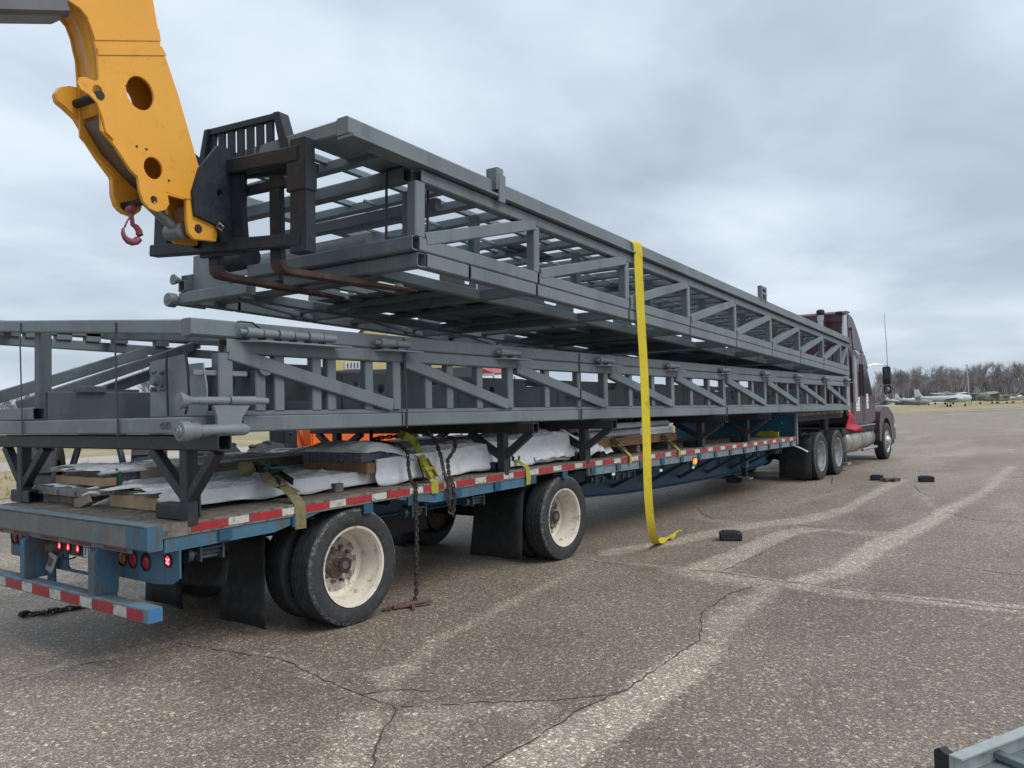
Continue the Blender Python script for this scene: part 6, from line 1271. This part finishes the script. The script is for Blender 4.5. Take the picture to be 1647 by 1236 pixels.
# ------------------------------------------------------------------ parked aircraft
def aircraft(label, x, y, rz, sc, cols, kind=0):
    t = thing('parked_aircraft', label, 'aircraft', (x, y, 0), 'aircraft parked beyond the apron'); M = Matrix.Translation((x, y, 0)) @ Matrix.Rotation(rz, 4, 'Z') @ Matrix.Scale(sc, 4)
    def fin(mb, name, m_, b=0.0): mb.v = [(M @ q) for q in mb.v]; return mb.build(name, m_, t, bevel=b)
    body, wing, trim = cols
    prof = [(0.02, -5.6), (.16, -5.5), (.26, -4.0), (.38, -2.2), (.62, -.6), (.74, .9), (.74, 2.2), (.66, 3.2), (.52, 3.9), (.0, 4.25)] if kind != 2 else [(.05, -5.8), (.12, -5.6), (.16, -3.0), (.20, -1.2), (.75, -.4), (.95, .9), (.92, 2.0), (.65, 3.0), (.3, 3.5), (.0, 3.7)]
    mb = MB().lathe(prof, (0, 0, 0), (1, 0, 0), 16); mb.v = [V((q.x, q.y*.85, q.z*1.05+1.55+(.10*max(0, -q.x-1)))) for q in mb.v]; fin(mb, 'fuselage', body)
    can = MB().lathe([(0, -1.3), (.30, -1.0), (.42, -.2), (.42, .5), (.30, 1.1), (0, 1.5)], (0, 0, 0), (1, 0, 0), 12); can.v = [V((q.x+.6, q.y*.8, q.z*.9+2.22)) for q in can.v]; fin(can, 'canopy', mat('canopy_glass_grey', (.16, .19, .21), .15))
    z = 1.2 if kind == 0 else 1.9; dih = .06
    for s in (-1, 1): fin(MB().prism([(1.3, 0), (-.6, 0), (-.25, 6.0), (.6, 6.0)], (0, s*.3, z), (1, 0, 0), (0, s*1, dih), (0, 0, 1), .14), 'wing', wing)
    fin(MB().prism([(-5.65, 1.75), (-4.1, 1.95), (-4.9, 3.5), (-5.7, 3.5)], (0, -.05, 0), (1, 0, 0), (0, 0, 1), (0, 1, 0), .10), 'tail_fin', body)
    fin(MB().prism([(-4.0, 1.85), (-3.5, 2.0), (-4.7, 3.2), (-4.9, 3.3)], (0, -.06, 0), (1, 0, 0), (0, 0, 1), (0, 1, 0), .12), 'fin_stripe', trim)
    for s in (-1, 1): fin(MB().prism([(-5.5, 0), (-4.6, 0), (-4.9, 2.2), (-5.5, 2.2)], (0, 0, 2.05), (1, 0, 0), (0, s, 0), (0, 0, 1), .07), 'tailplane', wing)
    for (wx, wy) in ((.2, -1.5), (.2, 1.5), (3.0, 0)):
        leg = MB().tube((wx, wy, .35), (wx, wy, 1.4), .06, 6); leg = fin(leg, 'gear_leg', trim); fin(MB().lathe([(0, -.07), (.18, -.07), (.22, 0), (.18, .07), (0, .07)], (wx, wy, .22), (0, 1, 0), 12), 'wheel', RUBBER)
    if kind == 0:
        for i in range(3):
            a = R(i*120+20); fin(MB().box((4.2, .72*math.sin(a), 1.55+.72*math.cos(a)), (.06, .18, 1.4), Matrix.Rotation(-a, 3, 'X')), 'propeller_blade', trim)
        fin(MB().lathe([(.22, 0), (.16, .25), (0, .38)], (4.2, 0, 1.55), (1, 0, 0), 10), 'spinner', trim)
        for s in (-1, 1): fin(MB().lathe([(0, -1.1), (.30, -.8), (.38, .4), (.30, 1.3), (0, 1.5)], (.8, s*2.4, 1.5), (1, 0, 0), 12), 'engine_pod', body)
    return t
PB = mat('pale_blue_grey_aircraft', (.56, .61, .62), .45, var=.08, scale=.6); PDK = mat('dark_teal_wing', (.055, .08, .09), .5, var=.1); PGR = mat('olive_drab_aircraft', (.17, .19, .155), .6, var=.25, scale=.8, c2=(.36, .37, .33), cov=.42, c2scale=.7); PWH = mat('white_aircraft', (.60, .62, .63), .4, var=.05); PTR = mat('dark_blue_trim', (.04, .055, .085), .5)
VD = V((-.13, .99, 0))
aircraft('pale blue-grey propeller aircraft with a tall tail, nearest of the parked aircraft', -14.0, 129.2, R(18), .76, (PB, PDK, PTR))
aircraft('olive and pale camouflaged aircraft nosing out behind the blue-grey one', -10.3, 154.2, R(205), .82, (PGR, PGR, PDK), 2)
aircraft('dark aircraft with an arched grey canopy, behind the blue-grey fuselage', -17.8, 158.7, R(160), .9, (PGR, PB, PDK), 2)
aircraft('small white light aircraft at the right edge beside the camouflaged one', -8.6, 161.4, R(12), .60, (PWH, PWH, PTR), 1)
aircraft('low pale aircraft with dark wings parked behind the tail of the blue-grey one', -22.0, 152.0, R(22), .62, (PB, PDK, PTR), 1)
aircraft('pale aircraft parked between the camouflaged one and the white one', -8.9, 157.0, R(190), .55, (PB, PGR, PTR), 1)
aircraft('grey derelict aircraft fuselage lying low at the left of the parked row', -27.3, 166.5, R(40), .55, (PB, PGR, PDK), 1)
for lab, x, y, h in (('pale light pole standing behind the parked aircraft', -13.6, 148.8, 6.6),):
    t = thing('light_pole', lab, 'light pole', (x, y, 0)); MB().tube((x, y, 0), (x-.1, y, h), .11, 8, .07).build('pole', mat('pale_pole', (.42, .42, .42), .6), t); MB().box((x-.1, y-.3, h), (.25, .8, .12)).build('lamp_head', ALU, t)
# low dark clutter line in front of the wood
CL = MB(); rnd = random.Random(9)
for k in range(30): x = rnd.uniform(-60, -24); CL.box((x, 168+rnd.uniform(-6, 6), .45), (rnd.uniform(2, 5), 1.2, rnd.uniform(.5, 1.2)), Matrix.Rotation(rnd.uniform(-.5, .5), 3, 'Z'))
o = CL.build('scrap_row', mat('dull_scrap', (.14, .145, .14), .7, var=.35, scale=.3), smooth=False); o['kind'] = 'stuff'

# ------------------------------------------------------------------ bare trees
BARK = mat('grey_bark', (.23, .212, .212), .9, var=.25, scale=1.5); TWIG = mat('haze_grey_twigs', (.31, .29, .295), .95, var=.25, scale=.5)  # twigs lightened in colour to stand in for distance haze
def tree_mesh(seed, h):
    rnd = random.Random(seed); tr = MB(); tw = MB()
    def grow(p, d, ln, r, lev):
        pts = [p]; rs = [r]; k = 4 if lev < 2 else 3; q = d.copy()
        for i in range(k):
            q = (q+V((rnd.uniform(-.16, .16), rnd.uniform(-.16, .16), rnd.uniform(-.02, .14)))).normalized(); pts.append(pts[-1]+q*ln/k); rs.append(r*(1-.62*(i+1)/k))
        tr.path(pts, rs, 5 if lev < 2 else 3)
        if lev >= 2:
            for j in range(7):
                u = rnd.uniform(.15, 1); o_ = p.lerp(pts[-1], u); dd = (q+V((rnd.uniform(-.9, .9), rnd.uniform(-.9, .9), rnd.uniform(-.1, .9)))).normalized(); L_ = rnd.uniform(.5, 1.5)*h/12
                sd_ = dd.cross(V((rnd.uniform(-1, 1), rnd.uniform(-1, 1), .3))).normalized()*.022
                e_ = o_+dd*L_; tw.add([o_-sd_, o_+sd_, e_], [(0, 1, 2)])
                for j2 in range(3):
                    f_ = o_.lerp(e_, rnd.uniform(.3, .9)); d2 = (dd+V((rnd.uniform(-.8, .8), rnd.uniform(-.8, .8), rnd.uniform(-.2, .6)))).normalized(); tw.add([f_-sd_*.7, f_+sd_*.7, f_+d2*L_*.55], [(0, 1, 2)])
        if lev < 3:
            n_ = (7, 5, 4)[lev]
            for j in range(n_):
                u = rnd.uniform(.32 if lev == 0 else .25, 1.0); a = rnd.uniform(0, 6.28); i = min(k-1, int(u*k)); o_ = pts[i].lerp(pts[i+1], u*k-i)
                sp = rnd.uniform(.45, .95); dd = (q*.75+V((math.cos(a)*sp, math.sin(a)*sp, rnd.uniform(.15, .7)))).normalized()
                grow(o_, dd, ln*rnd.uniform(.42, .62), max(.02, rs[i]*.55), lev+1)
    grow(V((0, 0, 0)), V((0, 0, 1)), h*.62, h*.017, 0)
    return tr, tw
PROTO = []
for i, h in enumerate((12, 10.5, 13, 9, 11.5)):
    tr, tw = tree_mesh(i+40, h); PROTO.append((tr, tw))
made = []
def plant(x, y, i, s, rz, label, group):
    t = thing('bare_tree', label, 'tree', (x, y, 0), group)
    if len(made) <= i or made[i] is None:
        while len(made) <= i: made.append(None)
        a = PROTO[i][0].build('trunk', BARK, None, angle=60); b_ = PROTO[i][1].build('crown', TWIG, None, smooth=False); made[i] = (a, b_); a.parent = t; b_.parent = t
    else: a = share('trunk', made[i][0], t); b_ = share('crown', made[i][1], t)
    t.scale = (s, s, s); t.rotation_euler = (0, 0, rz)
rnd = random.Random(21)
def px_dir(px): a = math.atan((px-823.5)/1287.3); th = YAW-a; return V((-math.sin(th), math.cos(th), 0))
n_ = 0
for k in range(104):
    pass
    th = .21-k*.0043+rnd.uniform(-.004, .004); dist = rnd.uniform(228, 262); p = CAM+V((-math.sin(th), math.cos(th), 0))*dist
    plant(p.x, p.y, k % 5, rnd.uniform(.60, .74), rnd.uniform(0, 6.28), 'tall leafless grey tree in the wood edge behind the parked aircraft', 'bare trees of the wood on the right')
for k in range(56):
    th = .21-k*.0082+rnd.uniform(-.004, .004); dist = rnd.uniform(275, 320); p = CAM+V((-math.sin(th), math.cos(th), 0))*dist
    plant(p.x, p.y, k % 5, rnd.uniform(.70, .86), rnd.uniform(0, 6.28), 'tall leafless grey tree in the wood edge behind the parked aircraft', 'bare trees of the wood on the right')
for k in range(16):
    th = .98+k*.0165+rnd.uniform(-.005, .005); dist = rnd.uniform(250, 330); p = CAM+V((-math.sin(th), math.cos(th), 0))*dist
    plant(p.x, p.y, k % 5, rnd.uniform(.75, 1.0), rnd.uniform(0, 6.28), 'leafless grey tree on the far left beyond the dry field', 'bare trees beyond the field on the left')
for th, dist, s in ((1.051, 95, .62), (1.066, 110, .66), (1.040, 120, .6)):
    p = CAM+V((-math.sin(th), math.cos(th), 0))*dist; plant(p.x, p.y, 1, s, dist, 'slight bare tree seen through the left end of the lower section', 'small bare trees in the field')
# undergrowth and the deeper wood as one mass of thin stems
def thicket(name, t0, t1, d0, d1, n_, hmax, wmul, seed):
    rnd = random.Random(seed); mb = MB()
    for k in range(n_):
        th = rnd.uniform(t0, t1); dd = rnd.uniform(d0, d1); p = CAM+V((-math.sin(th), math.cos(th), 0))*dd; p.z = 0
        h = hmax*rnd.uniform(.35, 1)*(1-.35*noise.noise((th*60, dd*.03, 0))); w = rnd.uniform(.05, .16)*wmul; a = rnd.uniform(0, 3.14); s = V((math.cos(a)*w, math.sin(a)*w, 0)); ln_ = V((rnd.uniform(-.25, .25)*h, rnd.uniform(-.25, .25)*h, h))
        mb.add([p-s, p+s, p+ln_], [(0, 1, 2)])
    o_ = mb.build(name, TWIG, smooth=False); o_['kind'] = 'stuff'
thicket('wood_undergrowth', -.26, .215, 240, 300, 20000, 6.8, 2.2, 5)
thicket('far_wood', .9, 1.28, 320, 380, 5000, 6.5, 2.6, 6)
thicket('far_wood', .215, .9, 330, 380, 5000, 6.0, 2.6, 8)
